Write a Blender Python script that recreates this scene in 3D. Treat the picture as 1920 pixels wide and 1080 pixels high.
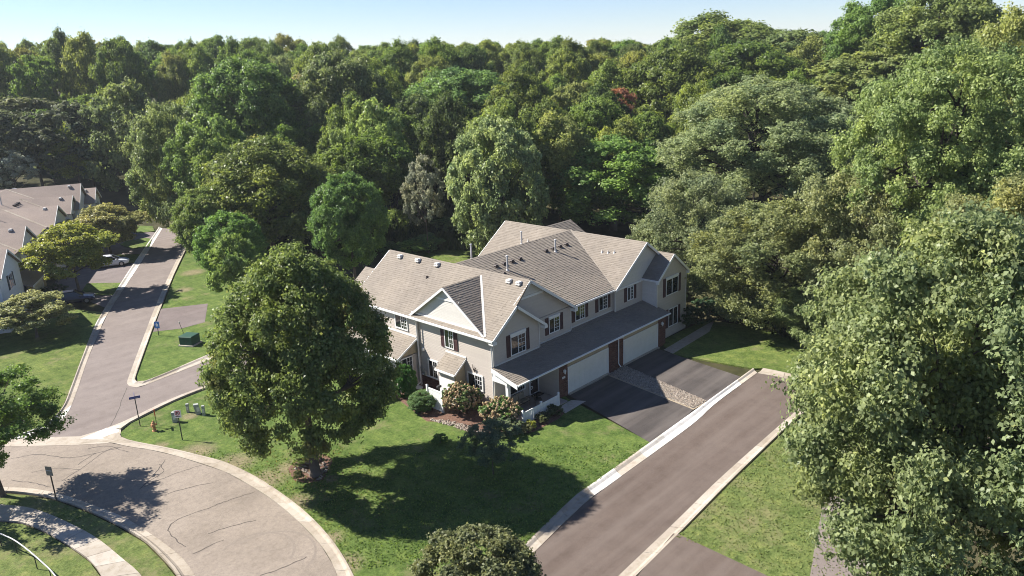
import bpy, math, random
import numpy as np
from mathutils import Vector, Matrix
R = math.radians
sc = bpy.context.scene
for o in list(bpy.data.objects): bpy.data.objects.remove(o)
# ------------------------------------------------------------------ camera
F, YAW, PIT, ROLL = 1451.7, 46.07, 16.74, -2.49          # focal length in px of a 1920 px wide frame
CAM = np.array([-35.48, -36.3, 24.61])
_y, _p, _r = R(YAW), R(PIT), R(ROLL)
FW = np.array([math.sin(_y)*math.cos(_p), math.cos(_y)*math.cos(_p), -math.sin(_p)])
_rt = np.array([math.cos(_y), -math.sin(_y), 0.]); _up = np.cross(_rt, FW)
RT = _rt*math.cos(_r)+_up*math.sin(_r); UP = -_rt*math.sin(_r)+_up*math.cos(_r)
cd = bpy.data.cameras.new('camera'); cam = bpy.data.objects.new('camera', cd)
sc.collection.objects.link(cam); sc.camera = cam
cam.matrix_world = Matrix(((RT[0], UP[0], -FW[0], CAM[0]), (RT[1], UP[1], -FW[1], CAM[1]), (RT[2], UP[2], -FW[2], CAM[2]), (0, 0, 0, 1)))
cd.sensor_width = 36; cd.lens = 36*F/1920; cd.clip_end = 9000; cd.clip_start = .5
# ------------------------------------------------------------------ world, sun, exposure
SUN_AZ, SUN_EL = -61., 42.          # direction in which shadows fall (deg from +X), elevation
wd = bpy.data.worlds.new('World'); sc.world = wd; wd.use_nodes = True
nt = wd.node_tree; nt.nodes.clear()
sky = nt.nodes.new('ShaderNodeTexSky'); sky.sky_type = 'NISHITA'; sky.sun_disc = False
sky.sun_elevation = R(SUN_EL); sky.sun_rotation = R(90-(SUN_AZ+180)); sky.air_density = 1.0; sky.dust_density = 0; sky.ozone_density = 3.0; sky.altitude = 1200
bg = nt.nodes.new('ShaderNodeBackground'); bg.inputs[1].default_value = .058
wo = nt.nodes.new('ShaderNodeOutputWorld')
tn = nt.nodes.new('ShaderNodeMix'); tn.data_type = 'RGBA'; tn.blend_type = 'MULTIPLY'; tn.inputs[0].default_value = 1; tn.inputs[7].default_value = (.95, .955, 1.08, 1)
nt.links.new(sky.outputs[0], tn.inputs[6]); nt.links.new(tn.outputs[2], bg.inputs[0]); nt.links.new(bg.outputs[0], wo.inputs[0])
sl = bpy.data.lights.new('sun', 'SUN'); sl.energy = 5.0; sl.angle = R(.55); sl.color = (1, .945, .86)
so = bpy.data.objects.new('sun', sl); sc.collection.objects.link(so)
az, el = R(SUN_AZ), R(SUN_EL)
SD = Vector((math.cos(az)*math.cos(el), math.sin(az)*math.cos(el), -math.sin(el)))
so.rotation_euler = SD.to_track_quat('-Z', 'Y').to_euler(); so.location = (-40, 60, 60)
sc.view_settings.view_transform = 'Standard'; sc.view_settings.look = 'None'
sc.view_settings.gamma = 1; sc.view_settings.exposure = 1.24; sc.view_settings.use_curve_mapping = False
sc.render.engine = 'CYCLES'
sc.cycles.max_bounces = 6; sc.cycles.diffuse_bounces = 4; sc.cycles.transmission_bounces = 4; sc.cycles.transparent_max_bounces = 6
sc.cycles.caustics_reflective = False; sc.cycles.caustics_refractive = False
sc.cycles.sample_clamp_indirect = 4; sc.cycles.filter_width = 1.0
# ------------------------------------------------------------------ helpers
def G(u, v, z=0.):                      # photo pixel -> point on the horizontal plane z
    d = FW+RT*(u-960)/F-UP*(v-540)/F
    t = (z-CAM[2])/d[2]; p = CAM+t*d
    return Vector((p[0], p[1], z))
def AT(u, v, D):                        # photo pixel -> point at forward distance D
    return Vector(CAM+D*(FW+RT*(u-960)/F-UP*(v-540)/F))
col = sc.collection
def tag(o, label=None, cat=None, group=None, kind=None):
    if label: o['label'] = label
    if cat: o['category'] = cat
    if group: o['group'] = group
    if kind: o['kind'] = kind
    return o
def thing(name, label, cat, loc=(0, 0, 0), rz=0, group=None):
    o = bpy.data.objects.new(name, None); col.objects.link(o)
    o.location = loc; o.rotation_euler = (0, 0, rz); o.empty_display_size = .3
    return tag(o, label, cat, group)
def link_mesh(name, me, parent=None, loc=None):
    o = bpy.data.objects.new(name, me); col.objects.link(o)
    if parent: o.parent = parent
    if loc is not None: o.location = loc
    return o
class MB:
    """collects shapes, builds ONE mesh object"""
    def __init__(s): s.v = []; s.f = []
    def face(s, *pts):
        n = len(s.v); s.v += [tuple(p) for p in pts]; s.f.append(tuple(range(n, n+len(pts)))); return s
    def hexa(s, p):                     # 8 points: bottom 4 ccw, top 4 ccw
        n = len(s.v); s.v += [tuple(q) for q in p]
        for f in ((3, 2, 1, 0), (4, 5, 6, 7), (0, 1, 5, 4), (1, 2, 6, 5), (2, 3, 7, 6), (3, 0, 4, 7)): s.f.append(tuple(n+i for i in f))
        return s
    def box(s, x0, x1, y0, y1, z0, z1):
        x0, x1 = sorted((x0, x1)); y0, y1 = sorted((y0, y1)); z0, z1 = sorted((z0, z1))
        return s.hexa([(x0, y0, z0), (x1, y0, z0), (x1, y1, z0), (x0, y1, z0), (x0, y0, z1), (x1, y0, z1), (x1, y1, z1), (x0, y1, z1)])
    def bar(s, a, b, w, h, up=(0, 0, 1)):   # beam from a to b, width w across, height h along up
        a, b = Vector(a), Vector(b); d = (b-a).normalized(); u = Vector(up)
        sd = d.cross(u).normalized(); u = sd.cross(d).normalized()
        sd *= w/2; u *= h/2
        return s.hexa([a-sd-u, a+sd-u, b+sd-u, b-sd-u, a-sd+u, a+sd+u, b+sd+u, b-sd+u])
    def tube(s, pts, rad, n=8, cap=True):
        pts = [Vector(p) for p in pts]; rad = rad if isinstance(rad, (list, tuple)) else [rad]*len(pts)
        base = len(s.v); ref = Vector((.31, .17, .94))
        for i, p in enumerate(pts):
            d = (pts[min(i+1, len(pts)-1)]-pts[max(i-1, 0)]).normalized()
            if abs(d.dot(ref)) > .97: rf = Vector((1, 0, 0))
            else: rf = ref
            a = d.cross(rf).normalized(); b = d.cross(a)
            for k in range(n):
                t = 2*math.pi*k/n; s.v.append(tuple(p+(a*math.cos(t)+b*math.sin(t))*rad[i]))
        for i in range(len(pts)-1):
            for k in range(n):
                q = base+i*n; s.f.append((q+k, q+(k+1) % n, q+n+(k+1) % n, q+n+k))
        if cap:
            s.f.append(tuple(base+k for k in range(n))); q = base+(len(pts)-1)*n; s.f.append(tuple(q+n-1-k for k in range(n)))
        return s
    def lathe(s, c, prof, n=14):        # prof = [(r, z)...] about a vertical axis at c
        base = len(s.v); c = Vector(c)
        for r_, z in prof:
            for k in range(n):
                t = 2*math.pi*k/n; s.v.append((c.x+r_*math.cos(t), c.y+r_*math.sin(t), c.z+z))
        for i in range(len(prof)-1):
            for k in range(n):
                q = base+i*n; s.f.append((q+k, q+(k+1) % n, q+n+(k+1) % n, q+n+k))
        s.f.append(tuple(base+n-1-k for k in range(n))); q = base+(len(prof)-1)*n; s.f.append(tuple(q+k for k in range(n)))
        return s
    def slab(s, poly, dz):              # planar polygon given a thickness downward
        poly = [Vector(p) for p in poly]; lo = [p-Vector((0, 0, dz)) for p in poly]
        s.face(*poly); s.face(*lo[::-1])
        for i in range(len(poly)):
            j = (i+1) % len(poly); s.face(poly[i], lo[i], lo[j], poly[j])
        return s
    def mesh(s, name, mat, smooth=False):
        me = bpy.data.meshes.new(name); me.from_pydata(s.v, [], s.f); me.update()
        if mat: me.materials.append(mat)
        if smooth: me.polygons.foreach_set('use_smooth', [True]*len(me.polygons))
        return me
    def build(s, name, mat, parent=None, smooth=False, kind=None, label=None, bevel=0):
        o = link_mesh(name, s.mesh(name, mat, smooth), parent)
        if kind: o['kind'] = kind
        if label: o['label'] = label
        if bevel:
            m = o.modifiers.new('bevel', 'BEVEL'); m.width = bevel; m.segments = 2; m.limit_method = 'ANGLE'
        return o
def np_mesh(name, verts, faces, mat, attr=None):   # quads only, numpy
    me = bpy.data.meshes.new(name); nv = len(verts); nf = len(faces)
    me.vertices.add(nv); me.vertices.foreach_set('co', verts.astype(np.float32).ravel())
    me.loops.add(nf*4); me.loops.foreach_set('vertex_index', faces.astype(np.int32).ravel())
    me.polygons.add(nf); me.polygons.foreach_set('loop_start', np.arange(0, nf*4, 4, dtype=np.int32))
    if attr is not None:
        a = me.attributes.new('tint', 'FLOAT', 'POINT'); a.data.foreach_set('value', attr.astype(np.float32))
    me.update(calc_edges=True); me.materials.append(mat)
    return me
def catmull(pts, k=6):
    P = [Vector((p[0], p[1], 0)) for p in pts]; P = [P[0]*2-P[1]]+P+[P[-1]*2-P[-2]]; out = []
    for i in range(1, len(P)-2):
        for j in range(k):
            t = j/k; a, b, c, d = P[i-1], P[i], P[i+1], P[i+2]
            q = .5*((2*b)+(c-a)*t+(2*a-5*b+4*c-d)*t*t+(3*b-a-3*c+d)*t*t*t); out.append((q.x, q.y))
    out.append((P[-2].x, P[-2].y)); return out
# ------------------------------------------------------------------ materials
def mat(name, base, rough=.8, spec=.3, metal=0, nodes=None, bump=None, random_amt=0, island=False):
    m = bpy.data.materials.new(name); m.use_nodes = True; n = m.node_tree; b = n.nodes['Principled BSDF']
    b.inputs['Roughness'].default_value = rough; b.inputs['Metallic'].default_value = metal
    b.inputs['Specular IOR Level'].default_value = spec; b.inputs['Base Color'].default_value = (*base, 1)
    return m
def N(m, t, **kw):
    x = m.node_tree.nodes.new(t)
    for k, v in kw.items(): setattr(x, k, v)
    return x
def L_(m, a, b): m.node_tree.links.new(a, b)
def noise(m, scale, detail=5, rough=.6, coord='Object', dist=0):
    tc = N(m, 'ShaderNodeTexCoord'); t = N(m, 'ShaderNodeTexNoise')
    t.inputs['Scale'].default_value = scale; t.inputs['Detail'].default_value = detail; t.inputs['Roughness'].default_value = rough
    t.inputs['Distortion'].default_value = dist
    L_(m, tc.outputs[coord], t.inputs['Vector']); return t
def ramp(m, fac, stops):
    r = N(m, 'ShaderNodeValToRGB'); e = r.color_ramp.elements
    while len(e) < len(stops): e.new(.5)
    for i, (p, c) in enumerate(stops): e[i].position = p; e[i].color = (*c, 1) if len(c) == 3 else c
    L_(m, fac, r.inputs[0]); return r
def mixc(m, fac, a, b, mode='MIX'):
    x = N(m, 'ShaderNodeMix', data_type='RGBA', blend_type=mode)
    if isinstance(fac, (int, float)): x.inputs[0].default_value = fac
    else: L_(m, fac, x.inputs[0])
    for s, i in ((a, 6), (b, 7)):
        if isinstance(s, tuple): x.inputs[i].default_value = (*s, 1)
        else: L_(m, s, x.inputs[i])
    return x.outputs[2]
def setbump(m, h, strength=.4, dist=.02):
    b = N(m, 'ShaderNodeBump'); b.inputs['Strength'].default_value = strength; b.inputs['Distance'].default_value = dist
    L_(m, h, b.inputs['Height']); L_(m, b.outputs[0], m.node_tree.nodes['Principled BSDF'].inputs['Normal'])
def setcol(m, c): L_(m, c, m.node_tree.nodes['Principled BSDF'].inputs['Base Color'])
def noisy(name, c1, c2, scale, rough=.85, spec=.25, c3=None, scale2=None, bump=.3, fine=None):
    m = mat(name, c1, rough, spec)
    n1 = noise(m, scale, 6); r = ramp(m, n1.outputs[0], [(.3, c1), (.7, c2)]); out = r.outputs[0]
    if c3 is not None:
        n2 = noise(m, scale2 or scale*.1, 3); f = ramp(m, n2.outputs[0], [(.42, (0, 0, 0)), (.66, (1, 1, 1))])
        out = mixc(m, f.outputs[0], out, c3)
    setcol(m, out)
    if bump:
        n3 = noise(m, fine or scale*3, 4); setbump(m, n3.outputs[0], bump, .03)
    return m
def island(name, cols, rough=.85, spec=.2, fine=40, bump=.3, amt=1.):
    m = mat(name, cols[0], rough, spec); g = N(m, 'ShaderNodeNewGeometry')
    r = ramp(m, g.outputs['Random Per Island'], [(i/(len(cols)-1), c) for i, c in enumerate(cols)])
    n1 = noise(m, fine, 3); f = ramp(m, n1.outputs[0], [(.3, (1-.22*amt,)*3), (.7, (1+.15*amt,)*3)])
    n2 = noise(m, .35, 4); f2 = ramp(m, n2.outputs[0], [(.3, (1-.14*amt, 1-.14*amt, 1-.13*amt)), (.7, (1+.08*amt, 1+.07*amt, 1+.05*amt))])
    o = mixc(m, 1., r.outputs[0], f.outputs[0], 'MULTIPLY'); o = mixc(m, 1., o, f2.outputs[0], 'MULTIPLY'); setcol(m, o)
    if bump: setbump(m, n1.outputs[0], bump, .01)
    return m
M = {}
M['shingle'] = island('shingle', [(.212, .184, .153), (.240, .209, .175), (.226, .196, .164), (.254, .222, .187), (.219, .190, .158)])
M['deck'] = mat('roof_deck', (.22, .18, .15))
M['shingle_far'] = island('shingle_far', [(.262, .212, .182), (.30, .245, .212)], fine=14)
M['siding'] = island('siding', [(.49, .44, .395), (.52, .468, .42), (.505, .455, .405)], .6, .3, 8, 0, .25)
M['siding_pale_and_lit'] = island('siding_pale_and_lit', [(.60, .575, .535), (.63, .605, .565)], .6, .3, 8, 0, .25)  # pale gable siding; on the dormer its lightness stands in for sunlight
M['siding_far'] = island('siding_far', [(.74, .76, .79), (.77, .79, .82)], .6, .3, 4, 0, .25)
M['tan'] = noisy('tan_panel', (.36, .30, .20), (.40, .335, .23), 3, .7)
M['white'] = noisy('white_vinyl', (.74, .74, .73), (.80, .80, .79), 2, .45, .4, bump=0)
M['trim'] = noisy('white_trim', (.72, .72, .71), (.78, .78, .77), 2, .5, .4, bump=0)
M['gdoor'] = noisy('garage_door_paint', (.66, .655, .60), (.72, .71, .66), 1.5, .5, .4, bump=0)
M['shutter'] = noisy('shutter_plum', (.075, .04, .042), (.095, .05, .05), 4, .6, bump=0)
M['shutter_blue'] = noisy('shutter_navy', (.03, .035, .05), (.04, .045, .06), 4, .6, bump=0)
M['brick'] = island('brick', [(.125, .06, .048), (.165, .078, .06), (.09, .045, .038), (.19, .10, .078)], .9, .1, 30)
M['mortar'] = mat('mortar', (.30, .27, .24), .95, .1)
M['glass'] = mat('window_glass', (.012, .015, .018), .04, .9)
M['dark'] = mat('dark_metal', (.03, .03, .032), .5, .5)
M['bronze'] = mat('bronze_metal', (.05, .035, .025), .45, .5)
M['door'] = noisy('dark_door', (.018, .012, .012), (.03, .018, .016), 3, .35, .5, bump=0)
M['galv'] = noisy('galvanised_pipe', (.42, .42, .42), (.5, .5, .5), 8, .45, .5, bump=0)
M['vent_tan'] = mat('vent_brown', (.07, .055, .05), .6)
M['vent_grey'] = mat('vent_grey', (.62, .60, .56), .5, .5)
M['post_steel'] = mat('post_steel', (.05, .05, .05), .6, .4)
M['trunk'] = noisy('bark', (.07, .055, .045), (.15, .125, .105), 6, .95, .1, bump=.8, fine=14)
M['trunk_dark'] = noisy('bark_dark', (.03, .025, .022), (.07, .058, .05), 6, .95, .1, bump=.8, fine=14)
def concrete(name, a, b):
    m = mat(name, a, .9, .2)
    n0 = noise(m, .35, 4); r0 = ramp(m, n0.outputs[0], [(.35, a), (.65, b)])
    n1 = noise(m, 60, 3); r1 = ramp(m, n1.outputs[0], [(.3, (.86, .86, .86)), (.7, (1.1, 1.1, 1.1))])
    oi = N(m, 'ShaderNodeObjectInfo'); r2 = ramp(m, oi.outputs['Random'], [(0, (.84, .82, .78)), (1, (1.12, 1.12, 1.12))])
    o = mixc(m, 1., r0.outputs[0], r1.outputs[0], 'MULTIPLY'); o = mixc(m, 1., o, r2.outputs[0], 'MULTIPLY')
    n4 = noise(m, 2.2, 6, .7); r4 = ramp(m, n4.outputs[0], [(.3, (.78, .75, .7)), (.52, (1, 1, 1))]); o = mixc(m, 1., o, r4.outputs[0], 'MULTIPLY')
    setcol(m, o); setbump(m, n1.outputs[0], .2, .01); return m
M['concrete'] = concrete('concrete', (.35, .305, .255), (.43, .385, .33))
M['concrete_new'] = concrete('concrete_new', (.52, .50, .475), (.60, .58, .555))
M['concrete_walk'] = concrete('concrete_walk', (.36, .32, .275), (.43, .39, .34))
def asphalt(name, a, b, c, streak=0, ang=0):
    m = mat(name, a, .92, .2)
    n0 = noise(m, .18, 5, .6); r0 = ramp(m, n0.outputs[0], [(.3, a), (.7, b)])
    n1 = noise(m, 22, 4, .8); r1 = ramp(m, n1.outputs[0], [(.3, (.80, .80, .80)), (.7, (1.2, 1.2, 1.2))])
    o = mixc(m, 1., r0.outputs[0], r1.outputs[0], 'MULTIPLY')
    tc = N(m, 'ShaderNodeTexCoord'); mp = N(m, 'ShaderNodeMapping'); mp.inputs['Rotation'].default_value = (0, 0, ang); mp.inputs['Scale'].default_value = (.06, 1.1, 1)
    L_(m, tc.outputs['Object'], mp.inputs[0]); t = N(m, 'ShaderNodeTexNoise'); t.inputs['Scale'].default_value = 1.; t.inputs['Detail'].default_value = 5
    L_(m, mp.outputs[0], t.inputs['Vector']); r2 = ramp(m, t.outputs[0], [(.4, (0, 0, 0)), (.68, (1, 1, 1))])
    n5 = noise(m, .9, 8, .75); r5 = ramp(m, n5.outputs[0], [(.34, (.84, .83, .82)), (.5, (1, 1, 1)), (.66, (1.09, 1.09, 1.08))]); o = mixc(m, 1., o, r5.outputs[0], 'MULTIPLY')
    mm = N(m, 'ShaderNodeMath', operation='MULTIPLY'); mm.inputs[1].default_value = streak; L_(m, r2.outputs[0], mm.inputs[0])
    o = mixc(m, mm.outputs[0], o, c); setcol(m, o); setbump(m, n1.outputs[0], .35, .015); return m
M['asphalt_lane'] = asphalt('asphalt_lane', (.098, .074, .062), (.122, .095, .081), (.165, .135, .118), .5, R(-2))
M['asphalt_left'] = asphalt('asphalt_left', (.18, .150, .136), (.215, .183, .167), (.15, .125, .115), .45, R(-58))
M['asphalt_pad'] = asphalt('asphalt_pad', (.15, .122, .116), (.18, .15, .142), (.12, .10, .095), .4, R(20))
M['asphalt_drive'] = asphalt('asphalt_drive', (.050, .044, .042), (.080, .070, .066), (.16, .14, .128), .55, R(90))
M['asphalt_far'] = asphalt('asphalt_far', (.16, .135, .13), (.20, .17, .165), (.12, .10, .10), .4, R(30))
def circle_asphalt():
    m = mat('asphalt_circle', (.3, .25, .21), .92, .2)
    n0 = noise(m, .16, 6, .65); r0 = ramp(m, n0.outputs[0], [(.3, (.182, .153, .126)), (.5, (.247, .208, .172)), (.72, (.292, .248, .208))])
    n1 = noise(m, 30, 5, .85); r1 = ramp(m, n1.outputs[0], [(.3, (.70, .70, .70)), (.7, (1.25, 1.25, 1.25))])
    o = mixc(m, 1., r0.outputs[0], r1.outputs[0], 'MULTIPLY')
    n6 = noise(m, 3.2, 9, .85); r6 = ramp(m, n6.outputs[0], [(.34, (.76, .75, .74)), (.5, (1, 1, 1)), (.66, (1.16, 1.15, 1.13))]); o = mixc(m, 1., o, r6.outputs[0], 'MULTIPLY')
    n2 = noise(m, .55, 8, .6, dist=1.6); r2 = ramp(m, n2.outputs[0], [(.485, (0, 0, 0)), (.50, (1, 1, 1)), (.515, (0, 0, 0))])
    mm = N(m, 'ShaderNodeMath', operation='MULTIPLY'); mm.inputs[1].default_value = .3; L_(m, r2.outputs[0], mm.inputs[0])
    o = mixc(m, mm.outputs[0], o, (.13, .11, .10)); setcol(m, o); setbump(m, n1.outputs[0], .4, .015); return m
M['asphalt_circle'] = circle_asphalt()
M['tar'] = mat('tar_line', (.07, .058, .05), .7, .3)
def grass(name, dry=.5, lush=(.070, .115, .026), mid=(.115, .165, .044), blobs=()):
    m = mat(name, lush, .95, .1)
    n0 = noise(m, .22, 5, .6); r0 = ramp(m, n0.outputs[0], [(.3, lush), (.7, mid)])
    n1 = noise(m, 7, 8, .85); r1 = ramp(m, n1.outputs[0], [(.32, (.42, .46, .38)), (.68, (1.55, 1.5, 1.55))])
    o = mixc(m, 1., r0.outputs[0], r1.outputs[0], 'MULTIPLY')
    nm = noise(m, 1.1, 9, .8); rm = ramp(m, nm.outputs[0], [(.36, (.58, .64, .56)), (.5, (1, 1, 1)), (.64, (1.45, 1.26, 1.25))]); o = mixc(m, 1., o, rm.outputs[0], 'MULTIPLY')
    n2 = noise(m, .33, 9, .8); r2 = ramp(m, n2.outputs[0], [(.60-.12*dry, (0, 0, 0)), (.76-.1*dry, (1, 1, 1))])
    mm = N(m, 'ShaderNodeMath', operation='MULTIPLY'); mm.inputs[1].default_value = .75; L_(m, r2.outputs[0], mm.inputs[0])
    o = mixc(m, mm.outputs[0], o, (.23, .195, .11))
    if blobs:
        geo = N(m, 'ShaderNodeNewGeometry'); acc = None
        for (bx, by, br) in blobs:
            vm = N(m, 'ShaderNodeVectorMath', operation='DISTANCE'); L_(m, geo.outputs['Position'], vm.inputs[0]); vm.inputs[1].default_value = (bx, by, .085)
            mr = N(m, 'ShaderNodeMapRange'); mr.inputs['From Min'].default_value = br; mr.inputs['From Max'].default_value = br*.1; L_(m, vm.outputs['Value'], mr.inputs[0])
            if acc is None: acc = mr.outputs[0]
            else: mx = N(m, 'ShaderNodeMath', operation='MAXIMUM'); L_(m, acc, mx.inputs[0]); L_(m, mr.outputs[0], mx.inputs[1]); acc = mx.outputs[0]
        nb = noise(m, 2.6, 10, .85); ad = N(m, 'ShaderNodeMath', operation='MULTIPLY'); L_(m, acc, ad.inputs[0]); L_(m, nb.outputs[0], ad.inputs[1])
        rb = ramp(m, ad.outputs[0], [(.16, (0, 0, 0)), (.40, (.75, .75, .75))]); o = mixc(m, rb.outputs[0], o, mixc(m, 1., (.235, .19, .125), r1.outputs[0], 'MULTIPLY'))
    n4 = noise(m, 3.2, 6, .8); r4 = ramp(m, n4.outputs[0], [(.56, (0, 0, 0)), (.72, (1, 1, 1))])
    m4 = N(m, 'ShaderNodeMath', operation='MULTIPLY'); m4.inputs[1].default_value = .35*dry+.08; L_(m, r4.outputs[0], m4.inputs[0])
    o = mixc(m, m4.outputs[0], o, (.20, .185, .085))
    tc = N(m, 'ShaderNodeTexCoord'); w = N(m, 'ShaderNodeTexWave'); w.inputs['Scale'].default_value = .28; w.inputs['Distortion'].default_value = 3.; w.inputs['Detail'].default_value = 3
    w.inputs['Detail Scale'].default_value = .6
    L_(m, tc.outputs['Object'], w.inputs['Vector']); r3 = ramp(m, w.outputs[0], [(0, (.88, .9, .88)), (1, (1.1, 1.08, 1.1))]); o = mixc(m, .45, o, r3.outputs[0], 'MULTIPLY')
    setcol(m, o); setbump(m, n1.outputs[0], 1., .06); return m
_B = [(*G(u, v)[:2], r_) for u, v, r_ in ((370, 848, 2.2), (440, 870, 2.4), (500, 902, 2.2), (560, 945, 1.8), (545, 880, 1.8), (650, 1060, 1.6), (625, 1010, 1.1), (460, 770, 2.2), (356, 782, 1.1), (300, 838, 1.0), (620, 900, .8), (975, 1025, .7), (362, 512, 2.6), (345, 545, 1.8), (905, 745, 1.))]
M['grass'] = grass('grass', .55, blobs=_B); M['grass_dry'] = grass('grass_dry', 1.0, (.095, .135, .036), (.145, .18, .06))
M['grass_left'] = grass('grass_left', .6, (.085, .125, .03), (.125, .165, .045))
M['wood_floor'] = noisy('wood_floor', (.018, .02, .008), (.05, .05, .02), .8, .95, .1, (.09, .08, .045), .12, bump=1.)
M['mulch'] = noisy('mulch', (.10, .05, .035), (.20, .13, .10), 9, .95, .1, bump=1.)
M['dirt'] = noisy('dirt', (.27, .22, .16), (.36, .30, .22), 3, .95, .1, bump=.5)
M['stone'] = island('stone', [(.16, .13, .105), (.34, .29, .24), (.24, .19, .155), (.44, .39, .33), (.11, .095, .085)], .85, .2, 20)
M['utility_green'] = noisy('utility_green', (.018, .06, .038), (.024, .075, .048), 3, .6, .3, bump=0)
M['utility_grey'] = noisy('utility_grey', (.28, .30, .27), (.34, .35, .32), 4, .6, .3, bump=0)
M['hydrant'] = noisy('hydrant_paint', (.42, .17, .07), (.52, .30, .16), 9, .6, .3, bump=0)
M['orange'] = mat('marker_orange', (.55, .10, .03), .5)
M['sign_blue'] = mat('sign_blue', (.01, .03, .22), .4, .5)
M['sign_light_blue'] = mat('sign_light_blue', (.03, .17, .50), .4, .5)
M['sign_back'] = noisy('sign_back', (.20, .17, .13), (.30, .27, .22), 5, .6, .4, bump=0)
M['white_print'] = mat('white_print', (.8, .8, .8), .5)
M['red_print'] = mat('red_print', (.55, .03, .03), .5)
M['cushion'] = noisy('cushion', (.20, .18, .14), (.27, .25, .2), 3, .9, .1, bump=0)
M['rug'] = mat('door_mat', (.02, .02, .022), .95, .05)
M['porch_floor'] = noisy('porch_floor', (.30, .26, .24), (.36, .32, .29), 2, .85)
M['car_navy'] = mat('car_navy', (.008, .012, .045), .18, .7, .3)
M['car_white'] = mat('car_white', (.62, .64, .68), .2, .6)
M['tyre'] = mat('tyre', (.015, .015, .015), .85, .2)
M['rim'] = mat('rim', (.35, .35, .36), .3, .6, .8)
M['lamp_red'] = mat('lamp_red', (.3, .01, .01), .2, .6)
M['lamp_clear'] = mat('lamp_clear', (.6, .62, .65), .1, .8)
def leafmat(name, gloss=.45):
    m = bpy.data.materials.new(name); m.use_nodes = True; n = m.node_tree; b = n.nodes['Principled BSDF']; out = n.nodes['Material Output']
    oi = N(m, 'ShaderNodeObjectInfo'); g = N(m, 'ShaderNodeNewGeometry'); at = N(m, 'ShaderNodeAttribute'); at.attribute_name = 'tint'
    r = ramp(m, g.outputs['Random Per Island'], [(0, (.62, .64, .6)), (.5, (.98, 1, .95)), (.93, (1.3, 1.28, 1.2)), (1, (1.55, 1.45, 1.15))])
    o = mixc(m, 1., oi.outputs['Color'], r.outputs[0], 'MULTIPLY')
    r2 = ramp(m, at.outputs['Fac'], [(0, (.80, .86, .9)), (.5, (1, 1, 1)), (1, (1.18, 1.12, .95))]); o = mixc(m, 1., o, r2.outputs[0], 'MULTIPLY')
    # autumn patches: object-space noise steered by the alpha of the object colour
    nz = noise(m, 1.6, 3); sb = N(m, 'ShaderNodeMath', operation='SUBTRACT'); sb.inputs[0].default_value = 1.
    L_(m, oi.outputs['Alpha'], sb.inputs[1]); ad = N(m, 'ShaderNodeMath', operation='ADD'); L_(m, nz.outputs[0], ad.inputs[0]); L_(m, sb.outputs[0], ad.inputs[1])
    r3 = ramp(m, ad.outputs[0], [(.70, (0, 0, 0)), (.86, (1, 1, 1))]); o = mixc(m, r3.outputs[0], o, mixc(m, 1., (.20, .135, .06), r.outputs[0], 'MULTIPLY'))
    L_(m, o, b.inputs['Base Color']); b.inputs['Roughness'].default_value = gloss; b.inputs['Specular IOR Level'].default_value = .22
    tr = N(m, 'ShaderNodeBsdfTranslucent'); hs = N(m, 'ShaderNodeHueSaturation'); hs.inputs['Value'].default_value = 1.25; hs.inputs['Saturation'].default_value = 1.15
    L_(m, o, hs.inputs['Color']); L_(m, hs.outputs[0], tr.inputs[0])
    mx = N(m, 'ShaderNodeMixShader'); mx.inputs[0].default_value = .46; L_(m, b.outputs[0], mx.inputs[1]); L_(m, tr.outputs[0], mx.inputs[2]); L_(m, mx.outputs[0], out.inputs[0])
    return m
M['leaf'] = leafmat('leaf', .42); M['leaf_far'] = leafmat('leaf_far', .6)
M['bloom'] = island('bloom', [(.46, .28, .17), (.55, .38, .25), (.52, .44, .26), (.38, .38, .17), (.58, .38, .28)], .9, .1, 30)
# ------------------------------------------------------------------ terrain
def sm(a, b, x):
    t = max(0., min(1., (x-a)/(b-a))); return t*t*(3-2*t)
def terr(x, y):
    t = .72*x+.694*y; s = .694*x-.72*y
    t0 = 46+26*sm(15, 50, -s)
    return 15.*sm(t0, t0+125, t)-(0)
def build_ground():
    xs = np.concatenate([np.linspace(-3000, -120, 8), np.linspace(-100, 300, 81), np.linspace(340, 3400, 10)])
    ys = xs; nx = len(xs)
    V = np.array([(x, y, terr(x, y)-.04 if max(abs(x), abs(y)) < 330 else 14.) for y in ys for x in xs])
    Fc = np.array([(j*nx+i, j*nx+i+1, (j+1)*nx+i+1, (j+1)*nx+i) for j in range(nx-1) for i in range(nx-1)])
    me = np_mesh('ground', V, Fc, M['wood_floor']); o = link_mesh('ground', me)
    me.polygons.foreach_set('use_smooth', [True]*len(me.polygons)); tag(o, 'dark leafy woodland floor under and behind the trees', kind='structure')
build_ground()
# ------------------------------------------------------------------ roads, kerbs, lawns (outlines measured in the photograph, laid on the flat ground)
def sheet(name, px, z, m, label, thick=0, smooth=0):
    pts = catmull(px, smooth) if smooth else px
    P = [G(u, v, z) for u, v in pts]
    import mathutils
    tri = mathutils.geometry.tessellate_polygon([[Vector((p.x, p.y, 0)) for p in P]])
    b = MB(); b.v = [tuple(p) for p in P]
    for t in tri:
        a, c, d = (P[i] for i in t); nz = (c-a).cross(d-a).z
        b.f.append(tuple(t) if nz > 0 else tuple(t[::-1]))
    if thick:
        n = len(P); b.v += [(p.x, p.y, p.z-thick) for p in P]
        for i in range(n): b.f.append((i, (i+1) % n, n+(i+1) % n, n+i))
    o = b.build(name, m); tag(o, label, kind='structure'); return o
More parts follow.
